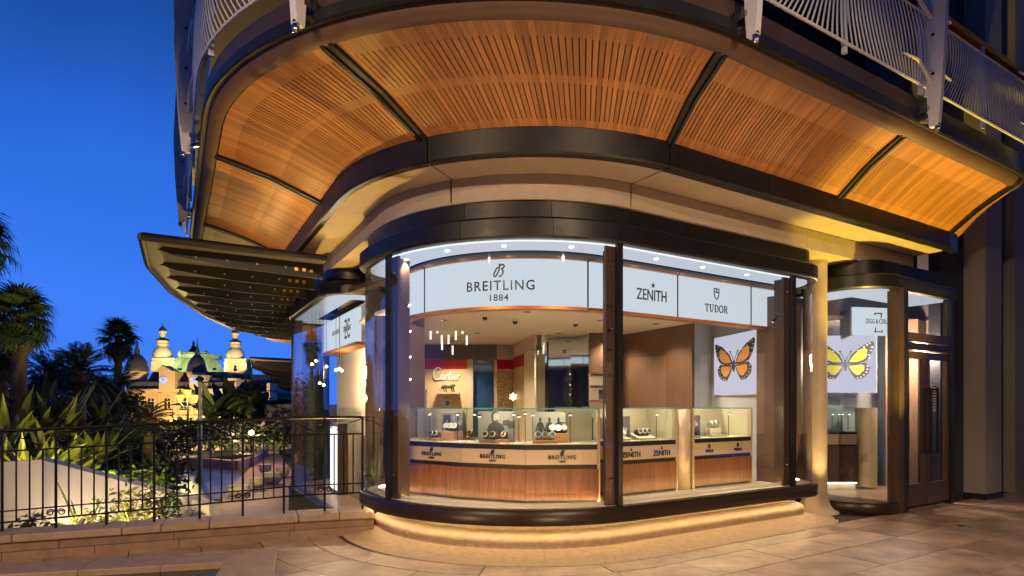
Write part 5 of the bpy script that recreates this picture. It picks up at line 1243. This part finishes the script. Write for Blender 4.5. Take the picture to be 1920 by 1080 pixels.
bl = [('tall banana plant under the big fan palm', 60, 16, 3.3, 'leafyel'), ('bright banana plant left of the feathery palms', 112, 17, 3.2, 'leafyel'), ('broad leaved banana plant at the far left edge', 12, 15, 3.2, 'leafyel'), ('lower banana plant in front of the dark palms', 98, 14.6, 2.4, 'leafyel'),
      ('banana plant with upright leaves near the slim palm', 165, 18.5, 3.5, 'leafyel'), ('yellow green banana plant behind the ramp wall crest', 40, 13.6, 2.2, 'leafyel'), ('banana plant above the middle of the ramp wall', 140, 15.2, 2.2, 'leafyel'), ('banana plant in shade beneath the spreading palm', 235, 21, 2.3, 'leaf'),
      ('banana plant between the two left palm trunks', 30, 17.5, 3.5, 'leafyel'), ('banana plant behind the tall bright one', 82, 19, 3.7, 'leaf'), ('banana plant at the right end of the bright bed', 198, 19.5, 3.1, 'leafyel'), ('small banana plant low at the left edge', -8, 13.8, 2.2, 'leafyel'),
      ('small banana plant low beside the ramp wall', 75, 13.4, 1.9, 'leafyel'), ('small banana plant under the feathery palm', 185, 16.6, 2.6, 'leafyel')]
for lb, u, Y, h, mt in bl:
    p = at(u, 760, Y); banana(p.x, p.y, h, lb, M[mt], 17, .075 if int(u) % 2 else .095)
for i, (u, Y, h) in enumerate(((400, 46, 5.6), (422, 48, 6.0), (447, 50, 6.6), (480, 47, 6.2), (462, 52, 5.4))):
    p = at(u, 760, Y); banana(p.x, p.y, h, ['leftmost tall dark strelitzia before the casino wing', 'second tall dark strelitzia by the lamp post', 'tallest dark strelitzia in the casino garden', 'rightmost tall dark strelitzia by the far canopies', 'short dark strelitzia in the casino garden'][i], M['leafdark'], 12, .20, 'strelitzia', None, 'strelitzia')
def bush(x, y, rx, ry, rz_, label, mt, n=700, ls=.09, z0=None, nm='shrub', grp=None):
    z0 = gz(y) if z0 is None else z0; t = thing(nm, label, nm, (x, y, z0), 0, grp); rnd = random.Random(int(abs(x * 91 + y * 7)))
    cl_ = [(Vector((rnd.uniform(-1, 1) * rx * .7, rnd.uniform(-1, 1) * ry * .7, rnd.uniform(.35, .85) * rz_)), rnd.uniform(.25, .5)) for _ in range(14)]
    m = MB()
    for i in range(n):
        c, k = rnd.choice(cl_); d = Vector((rnd.gauss(0, 1), rnd.gauss(0, 1), rnd.gauss(0, 1))).normalized() * rnd.uniform(.6, 1.05)
        p = c + Vector((d.x * rx * k, d.y * ry * k, d.z * rz_ * k)); p.z = max(.02, p.z)
        a = Vector((rnd.gauss(0, 1), rnd.gauss(0, 1), rnd.gauss(0, .7))).normalized(); b = a.cross(Vector((rnd.gauss(0, 1), rnd.gauss(0, 1), rnd.gauss(0, 1)))).normalized()
        L = ls * rnd.uniform(.7, 1.4); m.add([p - a * L, p + b * L * .38, p + a * L, p - b * L * .38], [(0, 1, 2, 3)])
    link('foliage', m.mesh('foliage', mt), t)
    s = MB()
    for i in range(5): s.tube([(0, 0, 0), (rnd.uniform(-.3, .3) * rx, rnd.uniform(-.3, .3) * ry, rz_ * .6)], [.03, .01], 5)
    link('stem', s.mesh('stem', M['trunk']), t)
hd = [(20, 17, 1.6, 1.2, 1.3), (75, 18, 1.7, 1.2, 1.5), (130, 19, 1.7, 1.2, 1.4), (190, 20, 1.8, 1.2, 1.5), (240, 21, 1.7, 1.2, 1.3), (60, 14.5, 1.3, .9, 1.2), (150, 16, 1.3, 1, 1.2), (285, 17, 1.1, .9, 1.1), (320, 30, 2.0, 1.4, 1.5), (215, 15, 1.2, .9, 1.0), (400, 34, 2.2, 1.2, 1.7), (445, 36, 2.3, 1.2, 1.7), (485, 36, 2.0, 1.2, 1.6), (360, 38, 2.4, 1.2, 1.7), (270, 32, 2.2, 1.3, 1.8)]
hl = ['dark shrub at the left edge of the garden bed', 'dark shrub below the big fan palm', 'rounded shrub below the feathery palms', 'broad dark shrub left of the short palm', 'shrub just left of the short palm trunk', 'shrub right behind the ramp wall crest', 'shrub along the top of the ramp wall', 'round shrub at the foot of the short palm', 'far shrub left of the lamp post', 'low shrub behind the ramp wall middle', 'clipped hedge shrub right of the lamp post', 'middle hedge shrub behind the kerb wall', 'right hedge shrub by the path end', 'hedge shrub behind the lamp post', 'far shrub under the casino windows']
for i, (u, Y, rx, ry, rz_) in enumerate(hd):
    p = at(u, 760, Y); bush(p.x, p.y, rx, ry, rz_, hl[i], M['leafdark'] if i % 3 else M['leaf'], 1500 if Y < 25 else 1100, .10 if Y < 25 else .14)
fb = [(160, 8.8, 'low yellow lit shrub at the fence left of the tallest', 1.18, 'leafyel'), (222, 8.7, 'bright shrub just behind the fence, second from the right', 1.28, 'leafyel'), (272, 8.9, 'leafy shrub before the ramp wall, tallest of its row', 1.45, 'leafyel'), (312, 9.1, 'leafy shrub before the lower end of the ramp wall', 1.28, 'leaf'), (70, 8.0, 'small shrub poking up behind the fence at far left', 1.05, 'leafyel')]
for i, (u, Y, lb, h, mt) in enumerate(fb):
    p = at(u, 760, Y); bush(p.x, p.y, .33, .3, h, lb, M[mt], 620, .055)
for i, (u, Y, h, lb) in enumerate(((150, 9.0, 1.15, 'spiky narrow leaved plant before the ramp wall'), (255, 8.7, 1.0, 'arching grassy plant behind the fence'), (325, 8.9, .9, 'arching grassy plant at the ramp wall end'))):
    p = at(u, 760, Y); banana(p.x, p.y, h * 1.45, lb, M['leafyel'], 16, .030, 'plant', None, 'spiky_plant')
for i, (u, Y, h) in enumerate(((-20, 50, 5.5), (30, 54, 6.2), (75, 52, 5.6), (120, 56, 6.0), (165, 54, 5.6), (205, 58, 5.6), (232, 62, 4.6))):
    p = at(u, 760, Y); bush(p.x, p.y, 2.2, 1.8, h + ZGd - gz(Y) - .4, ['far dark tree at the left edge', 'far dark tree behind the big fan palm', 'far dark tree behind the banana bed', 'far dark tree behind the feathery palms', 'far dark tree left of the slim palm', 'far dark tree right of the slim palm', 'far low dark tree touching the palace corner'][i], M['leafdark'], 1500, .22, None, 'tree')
# garden lamps
def garden_light(x, y, z, e, tgt, label, col=(1, .78, .25), ang=110):
    t = thing('garden_light', label, 'garden light', (x, y, z))
    link('body', MB().tube([(0, 0, 0), (0, 0, .12)], .035, 10).mesh('body', M['black'], True), t)
    link('lens', MB().lathe([(.0001, .121), (.03, .121), (.03, .124), (.0001, .124)], n=10).mesh('lens', emis('garden_lit', col, 20)), t)
    lamp('SPOT', 'lamp', (0, 0, .14), e, col, t, angle=ang, blend=.6, radius=.05, target=(tgt[0] - x, tgt[1] - y, tgt[2] - z))
for u, Y, e, lb in ((5, 12.0, 630, 'spike light behind the ramp wall at the left edge'), (75, 12.0, 720, 'spike light behind the ramp wall crest'), (135, 12.3, 690, 'spike light behind the middle of the ramp wall'), (195, 13.5, 780, 'spike light below the slim fan palm')):
    p = at(u, 760, Y); garden_light(p.x, p.y, -.25, e, (p.x - .3, p.y + 3, 1.0), lb, (1, .80, .22), 130)
for u, Y, e, lb in ((180, 8.05, 120, 'glowing spike light among the shrubs by the fence'), (245, 8.2, 130, 'spike light washing the ramp wall middle'), (100, 8.4, 130, 'spike light washing the ramp wall left part')):
    p = at(u, 760, Y); garden_light(p.x, p.y, -.22, e, (p.x - .1, p.y + 1.4, .0), lb, (1, .72, .32), 150)
for u, Y, lb in ((40, 10.5, 'hidden ground washer at the left of the ramp wall'), (135, 10.2, 'hidden ground washer at the middle of the ramp wall'), (235, 9.6, 'hidden ground washer at the lower ramp wall')):
    p = at(u, 760, Y); garden_light(p.x, p.y, -1.0, 60, (p.x, p.y + .9, -.2), lb, (1, .74, .45), 150)
for u, Y, e in ((330, 31, 1200), (450, 33, 1200)):
    p = at(u, 760, Y); garden_light(p.x, p.y, ZGd, e, (p.x + .5, p.y + 3, .5), 'path light ' + ('left of' if u == 330 else 'right of') + ' the curved kerb wall', (1, .66, .36), 150)
# lamp posts
lp = thing('lamp_post', 'slim grey lamp post standing before the casino', 'lamp post', (*at(375, 760, 22)[:2], ZGd))
hh = at(375, 716, 22).z - ZGd
link('pole', MB().tube([(0, 0, 0), (0, 0, .8), (0, 0, hh)], [.10, .085, .06], 12).mesh('pole', mat('grey_post', (.35, .35, .38), .5, .2), True), lp)
link('head', MB().lathe([(.03, 0), (.14, .05), (.16, .12), (.05, .2), (.0001, .22)], (0, 0, hh), 12).mesh('head', M['iron'], True), lp)
link('arm', MB().tube([(0, 0, hh - .02), (1.3, 0, hh + .02)], .02, 6).mesh('arm', M['iron']), lp)
ln = thing('street_lantern', 'ornate lamp post with three glowing yellow lanterns', 'street lantern', (*at(352, 760, 42)[:2], gz(42)))
z_ = at(352, 752, 42).z - gz(42)
link('pole', MB().tube([(0, 0, 0), (0, 0, 1), (0, 0, z_)], [.14, .09, .06], 10).mesh('pole', M['iron'], True), ln)
for dx, dz in ((-.52, 0), (0, .35), (.52, 0)):
    a = MB().tube([(0, 0, z_ - .4), (dx * .6, 0, z_ - .35), (dx, 0, z_ + dz - .1)], .03, 6).mesh('arm', M['iron']); link('arm', a, ln)
    q = link('lantern', MB().lathe([(.08, 0), (.26, .5), (.0001, .5)], (dx, 0, z_ + dz - .1), 6).mesh('lantern', M['lampyel']), ln)
    link('cap', MB().lathe([(.30, .5), (.12, .72), (.03, .95)], (dx, 0, z_ + dz - .1), 6).mesh('cap', M['iron']), q)
lamp('POINT', 'lamp', (0, -.6, z_ + .2), 2500, (1, .72, .2), ln, radius=.3)
for i, (u, v, Y) in enumerate(((283, 797, 60), (300, 815, 58), (337, 808, 60), (316, 812, 62), (470, 811, 55), (345, 800, 62), (252, 815, 58), (390, 806, 60))):
    t = thing('globe_lamp', 'small glowing globe lamp ' + ['below the left palace window', 'left of the short palm trunk', 'right of the short palm trunk', 'in the middle of the square', 'at the end of the path', 'below the three yellow lanterns', 'far left below the palace corner', 'just right of the grey lamp post'][i], 'lamp', at(u, v, Y), 0, 'small globe lamps in the square')
    link('globe', MB().lathe([(.0001, -.16), (.12, -.1), (.16, 0), (.12, .1), (.0001, .16)], n=10).mesh('globe', emis('globe_lit', (1, .7, .28), 9), True), t)
    link('post', MB().tube([(0, 0, -.16), (0, 0, gz(Y) - t.location.z)], .04, 6).mesh('post', M['iron']), t)
t = thing('globe_lamp', 'round warm globe lamp on a slim post beside the path', 'lamp', at(471, 811, 26), 0, 'small globe lamps in the square')
link('globe', MB().lathe([(.0001, -.12), (.09, -.08), (.12, 0), (.09, .08), (.0001, .12)], n=12).mesh('globe', emis('globe_lit2', (1, .7, .28), 9), True), t)
link('post', MB().tube([(0, 0, -.12), (0, 0, ZGd - t.location.z)], .03, 6).mesh('post', M['iron']), t)
lamp('POINT', 'lamp', (.2, -.5, 1.5), 420, (1, .62, .34), t, radius=.12)
# ---- louvred canopy on the left front
def canopy(root_pts, tip_pts, z, n, label, fin_h=.20, bolts=True):
    t = thing('canopy', label, 'canopy', (*tip_pts[0], z))
    def poly_at(P, f):
        L = [(P[i + 1] - P[i]).length for i in range(len(P) - 1)]; d = f * sum(L)
        for i, l in enumerate(L):
            if d <= l or i == len(L) - 1: return P[i].lerp(P[i + 1], d / l)
            d -= l
    ff = [i / 24 for i in range(25)]
    MB().prism([poly_at(root_pts, f) for f in ff] + [poly_at(tip_pts, f) for f in reversed(ff)], z + .002, z + .03).build('roof_plate', mat('canopy_plate', (.12, .11, .12), .4, .1), t)
    e = MB()
    e.tube([(*poly_at(tip_pts, f), z + .02) for f in ff], .045, 8); e.tube([(*root_pts[0], z + .02), (*tip_pts[0], z + .02)], .05, 8)
    e.build('rim', M['bronze'], t, True)
    for i in range(n):
        f = (i + .35) / n; a = poly_at(root_pts, f); b = poly_at(tip_pts, f); b = a.lerp(b, .93); d = (b - a).normalized(); s = Vector((-d.y, d.x)) * .012
        L = (b - a).length; P = [(0, z), (0, z - fin_h), (.55 * L, z - fin_h * .85), (.9 * L, z - fin_h * .5), (.98 * L, z - fin_h * .25), (L, z - .05), (.97 * L, z)]
        fin = MB().sweep([[(*(a + d * x + s * k), zz) for x, zz in P] for k in (-1, 1)]).build('fin', M['finsteel'], t)
        if bolts:
            for j in range(4):
                q = a + d * L * (.25 + .18 * j)
                for sg in (-1, 1):
                    c = q + s * sg * 1.1; MB().box((c.x, c.y, z - fin_h * .45), (.022, .022, .022), .5).build('bolt', M['finbolt'], fin)
            if i < 9:
                for j in range(3):
                    q = a + d * (.16 + .10 * j)
                    for sg in (-1, 1):
                        c = q + s * sg * 1.2; MB().box((c.x, c.y, z - fin_h * .5), (.045, .02, .045), math.atan2(d.y, d.x)).build('bolt', M['gold'], fin)
    return t
zc = 3.44
def Z(u, v, z=zc): p = at(u, v, (z - 1.5) * F / (760 - v)); return Vector((p.x, p.y))
cn = canopy([Z(612, 488), Z(575, 540), Z(548, 600), Z(545, 628)], [Z(265, 446), Z(278, 500), Z(320, 548), Z(380, 590), Z(440, 618), Z(500, 626)], zc, 11, 'large dark steel canopy with tapered fins on the left front')
for (rt, tp_, lb, z) in (([(560, 676), (560, 706)], [(470, 672), (474, 690), (510, 704)], 'second steel canopy further along the left front', 3.4), ([(556, 708), (556, 722)], [(506, 707), (512, 716), (530, 722)], 'third small steel canopy in the distance', 3.4), ([(556, 720), (556, 730)], [(520, 721), (524, 727), (540, 730)], 'farthest small steel canopy on the left front', 3.4)):
    canopy([Z(u, v, z) for u, v in rt], [Z(u, v, z) for u, v in tp_], z, 4, lb, .45, False)
# far wing with rounded timber soffit
fw = thing('building', 'farther building wing with rounded timber soffit and dark base', 'building', (-8, 21, 0))
cf = at(580, 0, 20); prf = [(2.2, 3.4), (2.6, 3.55), (2.75, 4.1), (2.6, 4.3), (2.3, 4.3)]
fc = Vector((at(592, 0, 21).x, 21))
rr_ = [[(*(fc + nrm(R(a)) * r), z) for r, z in ((.8, 3.62), (1.55, 3.72), (1.68, 3.9), (1.68, 4.02), (.8, 4.02))] for a in range(-130, 40, 8)]
MB().sweep(rr_).build('soffit', M['cedar_solid'], fw, True)
MB().sweep([[(*(fc + nrm(R(a)) * r), z) for r, z in ((.6, 4.03), (1.72, 4.03), (1.74, 4.2), (.6, 4.2))] for a in range(-130, 40, 8)]).build('slab_edge', M['bronze'], fw, True)
MB().lathe([(.45, -1.15), (.45, 3.62)], (fc.x, fc.y, 0), 24).build('wall', M['darkwall'], fw)
q = at(560, 0, 40); MB().box((q.x + 1.2, 40, .2), (4.4, 6, 2.7)).build('wall', M['darkwall'], fw)
MB().box((at(528, 0, 60).x, 60, 1.0), (2.8, 4, 2.0)).build('roof', M['wing_stone'], fw)
lamp('POINT', 'lamp', (fc.x + 8 - 1.6, fc.y - 21 - 1.6, 2.2), 60, (1, .65, .25), fw, radius=.1)
# ================================================================== UNSEEN PAVILION ADDED BEHIND THE CAMERA (blocks blue sky)
opp = thing('building', 'stone pavilion across the passage with lit wall lanterns', 'building', (0, -7, 0))
MB().box((0, -9, 5.5), (40, 4, 11)).build('wall', mat('opposite_wall', (.10, .085, .075), .8), opp)
for k in range(-6, 7):
    f = MB().box((k * 2.9, -6.97, 2.0), (1.7, .1, 3.0)).build('window', M['bronze'], opp); MB().box((k * 2.9, -6.9, 2.0), (1.5, .03, 2.8)).build('pane', M['pane_dark'], f)
for k in (-6.0, 6.0):
    b_ = MB().tube([(k, -6.99, 6.6), (k, -6.75, 6.7), (k, -6.6, 6.6)], .02, 6).build('lantern_bracket', M['iron'], opp)
    MB().lathe([(.06, 0), (.11, .3), (.0001, .34)], (k, -6.6, 6.2), 8).build('lantern', emis('wall_lantern', (1, .7, .35), 1.0), b_)
    lamp('SPOT', 'lamp', (k, .62, 6.2), 3200, (1, .69, .43), opp, angle=76, blend=.35, radius=.05, target=(k * .4, 7.6, 0))  # lanterns and their spots are added as warm fill from behind the camera
sidep = thing('building', 'dark pavilion closing the passage on the right with lit windows', 'building', (17, 2, 0))  # added out of view to keep blue sky out of the door reflections
MB().box((18.5, 2, 5), (4, 19, 10)).build('wall', mat('side_wall', (.10, .085, .08), .8), sidep)
for k in range(5):
    f = MB().box((16.46, -4 + k * 3.2, 1.9), (.1, 2.2, 2.8)).build('window', M['bronze'], sidep); MB().box((16.4, -4 + k * 3.2, 1.9), (.03, 2.0, 2.6)).build('pane', emis('lit_shop', (1, .62, .3), .5), f)
# ================================================================== CASINO
K = 160.0; kx = K / F
cas = thing('palace', 'floodlit ornate palace with green dome and twin towers', 'palace', (*at(370, 760, K)[:2], -11.5))
def X(u, y=0): return (u - 960) * kx * (K + y) / K
def Zv(v, y=0): return 1.5 - (v - 760) * kx * (K + y) / K
def cbox(name, m, u0, v0, u1, v1, y0, y1, parent=cas): return MB().box(((X(u0, y0) + X(u1, y0)) / 2, K + (y0 + y1) / 2, (Zv(v0, y0) + Zv(v1, y0)) / 2), (abs(X(u1, y0) - X(u0, y0)), y1 - y0, abs(Zv(v0, y0) - Zv(v1, y0)))).build(name, m, parent)
cbox('wall', M['casino'], 237, 735, 420, 853, 0, 14)
cbox('cornice', M['casino_trim'], 235, 729, 422, 735, -1.2, 12); cbox('attic', M['slate2'], 246, 716, 420, 729, -.2, 10)
cbox('string_course', M['casino_trim'], 237, 779, 420, 783, -.6, 0)
cbox('wall', M['wing_stone'], 420, 740, 503, 853, 3, 20); cbox('cornice', M['wing_stone'], 418, 735, 506, 740, 1.8, 20)
def mansard(u0, u1, v0, v1, y0, m, ins=2.0):
    a, b, z0, z1 = X(u0), X(u1), Zv(v1), Zv(v0)
    MB().add([(a, K + y0, z0), (b, K + y0, z0), (b, K + 16, z0), (a, K + 16, z0), (a + ins * .3, K + y0 + ins, z1), (b - ins * .3, K + y0 + ins, z1), (b - ins * .3, K + 14, z1), (a + ins * .3, K + 14, z1)], [(0, 1, 5, 4), (1, 2, 6, 5), (2, 3, 7, 6), (3, 0, 4, 7), (4, 5, 6, 7)]).build('roof', m, cas)
mansard(270, 420, 696, 718, 1, M['slate']); mansard(418, 504, 700, 735, 4, M['slate'])
def win(u, v0=747, v1=766, w=11, y=-.12, m=M['pane_dark']):
    f = cbox('window', M['casino_trim'], u - w / 2 - 2, v0 - 3, u + w / 2 + 2, v1 + 2, y, .0)
    cbox('pane', m, u - w / 2, v0, u + w / 2, v1, y - .06, y - .02, f); cbox('mullion', M['casino_trim'], u - .7, v0, u + .7, v1, y - .14, y - .07, f); cbox('glazing_bar', M['casino_trim'], u - w / 2, v0 + 5, u + w / 2, v0 + 6.2, y - .13, y - .065, f)
    cbox('balcony', M['casino_trim'], u - w / 2 - 3, v1 + 3, u + w / 2 + 3, v1 + 8, y - .7, y, f)
for u in (283, 313.5, 344, 253, 375, 404): win(u)
for u in (283, 313, 344, 253, 375, 404): 
    f = cbox('window', M['casino_trim'], u - 8, 800, u + 8, 853, -.15, 0); cbox('pane', emis('lit_window', (1, .68, .25), 1.1), u - 6, 804, u + 6, 853, -.2, -.16, f)
for u in (268, 298, 329, 360, 390): cbox('pilaster', M['casino_trim'], u - 2.2, 737, u + 2.2, 853, -.5, 0)
for u in (405, 435): 
    f = cbox('dormer', M['casino_trim'], u - 8, 709, u + 8, 732, 1.0, 4); cbox('pane', M['pane_dark'], u - 4, 714, u + 4, 731, .9, .98, f)
    f2 = cbox('window', M['wing_stone'], u + 18, 712, u + 30, 730, 3.2, 6)
def clat(prof, u, v, y, m, name, n=20, parent=cas): f_ = kx * (K + y) / K; return MB().lathe([(r * f_, z * f_) for r, z in prof], (X(u, y), K + y, Zv(v, y)), n).build(name, m, parent, True)
# clock bays
for u, top in ((313, 690), (370, 697)):
    b_ = cbox('clock_bay', M['casino_trim'], u - 15, top + 6, u + 15, 730, -1.6, 3)
    if u == 313: MB().add([(X(u - 18), K - 1.9, Zv(697)), (X(u + 18), K - 1.9, Zv(697)), (X(u), K - 1.9, Zv(686)), (X(u - 18), K + 2, Zv(697)), (X(u + 18), K + 2, Zv(697)), (X(u), K + 2, Zv(686))], [(0, 1, 2), (3, 5, 4), (0, 2, 5, 3), (1, 4, 5, 2), (0, 3, 4, 1)]).build('pediment', M['casino_trim'], cas)
    cf_ = MB().lathe([(.0001, -.1), (6.3 * kx, -.1), (6.3 * kx, .1), (.0001, .1)], n=24).build('clock', M['clockface'], cas); cf_.matrix_local = Matrix.Translation(Vector((X(u), K - 1.75, Zv(713))) - cas.location) @ Matrix.Rotation(R(90), 4, 'X'); cf_.data.transform(Matrix.Translation(cas.location))
    rg = MB().lathe([(6.3 * kx, -.2), (8 * kx, -.2), (8 * kx, .2), (6.3 * kx, .2)], n=24).build('clock_ring', M['casino_trim'], cas); rg.matrix_local = cf_.matrix_local; rg.data.transform(Matrix.Translation(cas.location))
    hn = MB().box((X(u), K - 1.95, Zv(711)), (.12, .06, .6)).box((X(u + 1.6), K - 1.95, Zv(713)), (.5, .06, .12)).build('clock_hand', M['ink'], cas)
# small patterned domes
for u, v, s in ((257, 697, 1.0), (370, 699, .92)):
    clat([(19 * s, 0), (20 * s, 2), (19.5 * s, 8), (17 * s, 18), (11 * s, 28), (5 * s, 33), (4.5 * s, 40), (2.5 * s, 46), (1.2 * s, 52), (.3, 66)], u, v, 3, M['slate2'], 'small_dome')
    clat([(18 * s, -36), (18 * s, -6), (20 * s, -5), (20 * s, 0)], u, v, 3, M['casino_trim'], 'turret', 8)
# towers
for u, s in ((305, 1.0), (441, .95)):
    v = 697; y = 14
    w = 19 * s
    tw = cbox('tower', M['casino'], u - w, v - 22 * s, u + w, v + 20, y - w * kx, y + w * kx)
    cbox('tower_cornice', M['casino_trim'], u - w - 1.5, v - 26 * s, u + w + 1.5, v - 22 * s, y - w * kx - .2, y + w * kx + .2)
    for k in (-1, 1): cbox('pier', M['casino_trim'], u + k * w - 3, v - 20 * s, u + k * w + 3, v, y - w * kx - .5, y - w * kx)
    f = cbox('window', M['casino_trim'], u - 6, v - 16 * s, u + 6, v - 0, y - w * kx - .3, y - w * kx); cbox('pane', M['pane_dark'], u - 2.5, v - 13 * s, u + 2.5, v - 1, y - w * kx - .4, y - w * kx - .32, f)
    clat([(17 * s, 26 * s), (17 * s, 33 * s), (15 * s, 40 * s), (11 * s, 45 * s), (8 * s, 47 * s), (8 * s, 49 * s), (11 * s, 50 * s), (11 * s, 52 * s), (10 * s, 53 * s), (10.5 * s, 58 * s)], u, v, y, M['casino_trim'], 'tower_cap', 16)
    clat([(10.5 * s, 58.2 * s), (10.5 * s, 61 * s), (9 * s, 61 * s)], u, v, y, M['iron'], 'gallery', 16)
    clat([(5.5 * s, 61.2 * s), (5.5 * s, 72 * s), (8 * s, 74 * s), (8 * s, 76 * s)], u, v, y, M['casino_trim'], 'lantern', 10)
    clat([(7 * s, 76.2 * s), (6 * s, 80 * s), (3 * s, 83 * s), (1 * s, 86 * s), (.4, 92 * s)], u, v, y, M['slate'], 'lantern_cap', 10)
# main dome with ribs and crest
dm = MB()
DX, DZ, dk = X(362, 14), Zv(705, 14), kx * (K + 14) / K
def dpt(r, z, a, e=0): return (DX + (r + e) * dk * math.cos(a), K + 14 + .5 * (r + e) * dk * math.sin(a), DZ + z * dk)
dr = [[dpt(r, z, 2 * math.pi * j / 28) for j in range(28)] for r, z in ((62, -6), (58, 6), (51, 18), (42, 28), (32, 34), (24, 37))]
dome = dm.sweep(dr).build('main_dome', M['copperdome'], cas, True)
for j in range(14, 29, 2): MB().tube([dpt(r, z, 2 * math.pi * j / 28, .6) for r, z in ((62, -6), (58, 6), (51, 18), (42, 28), (32, 34))], .14, 5).build('rib', M['copperdome'], dome)
cr_ = cbox('crest', M['copperdome'], 338, 663, 388, 670, 9, 18)
for k in range(12): cbox('crest_tooth', M['copperdome'], 339 + k * 4, 660, 341.4 + k * 4, 663, 9.2, 10.5)
for u in (338, 388): clat([(1, 0), (4.5, 3), (4.5, 8), (2, 12), (.3, 15)], u, 670, 12, M['copperdome'], 'urn', 10)
clat([(10, 0), (9, 5), (5, 9), (4, 13), (2, 15), (2.5, 20), (.4, 24)], 363, 663, 12, M['iron'], 'statue_group', 10)
for u in (504, 507): clat([(1.5, 0), (2.4, 5), (1.4, 12), (1.8, 15), (.3, 18)], u, 752, 3, M['casino_trim'], 'statue', 8)
cbox('corner_pier', M['casino_trim'], 500, 718, 506, 853, 1, 6)
# floodlights on the ground before it
def flood(u, y, z, e, tu, tv, ty, label, col=(1, .62, .20), ang=70):
    x0 = X(u, y); t = thing('floodlight', label, 'floodlight', (x0, K + y, z))
    link('body', MB().box((0, 0, .25), (.8, .4, .5)).mesh('body', M['iron']), t); link('lens', MB().box((0, .203, .3), (.7, .01, .3)).mesh('lens', emis('flood_lit', col, 6)), t)
    lamp('SPOT', 'lamp', (0, .3, .6), e, col, t, angle=ang, blend=.5, radius=.4, target=(X(tu, ty) - x0, ty - y, Zv(tv, ty) - z))
flood(290, -22, -11, 95000, 290, 770, 0, 'floodlight before the left windows of the palace'); flood(350, -22, -11, 95000, 350, 770, 0, 'floodlight before the centre windows of the palace')
flood(305, 0.5, Zv(690), 13000, 305, 660, 14, 'roof floodlight under the left tower', (1, .82, .42), 60); flood(441, 2, Zv(694), 11000, 441, 660, 14, 'roof floodlight under the right tower', (1, .82, .42), 60)
flood(338, 2, Zv(693), 7000, 345, 680, 12, 'roof floodlight left of the green dome', (.95, .95, .5), 80); flood(402, 2, Zv(693), 7000, 385, 680, 12, 'roof floodlight right of the green dome', (.95, .95, .5), 80)
flood(460, -14, -10, 30000, 470, 770, 5, 'dim floodlight before the right wing of the palace', (1, .75, .5), 70)
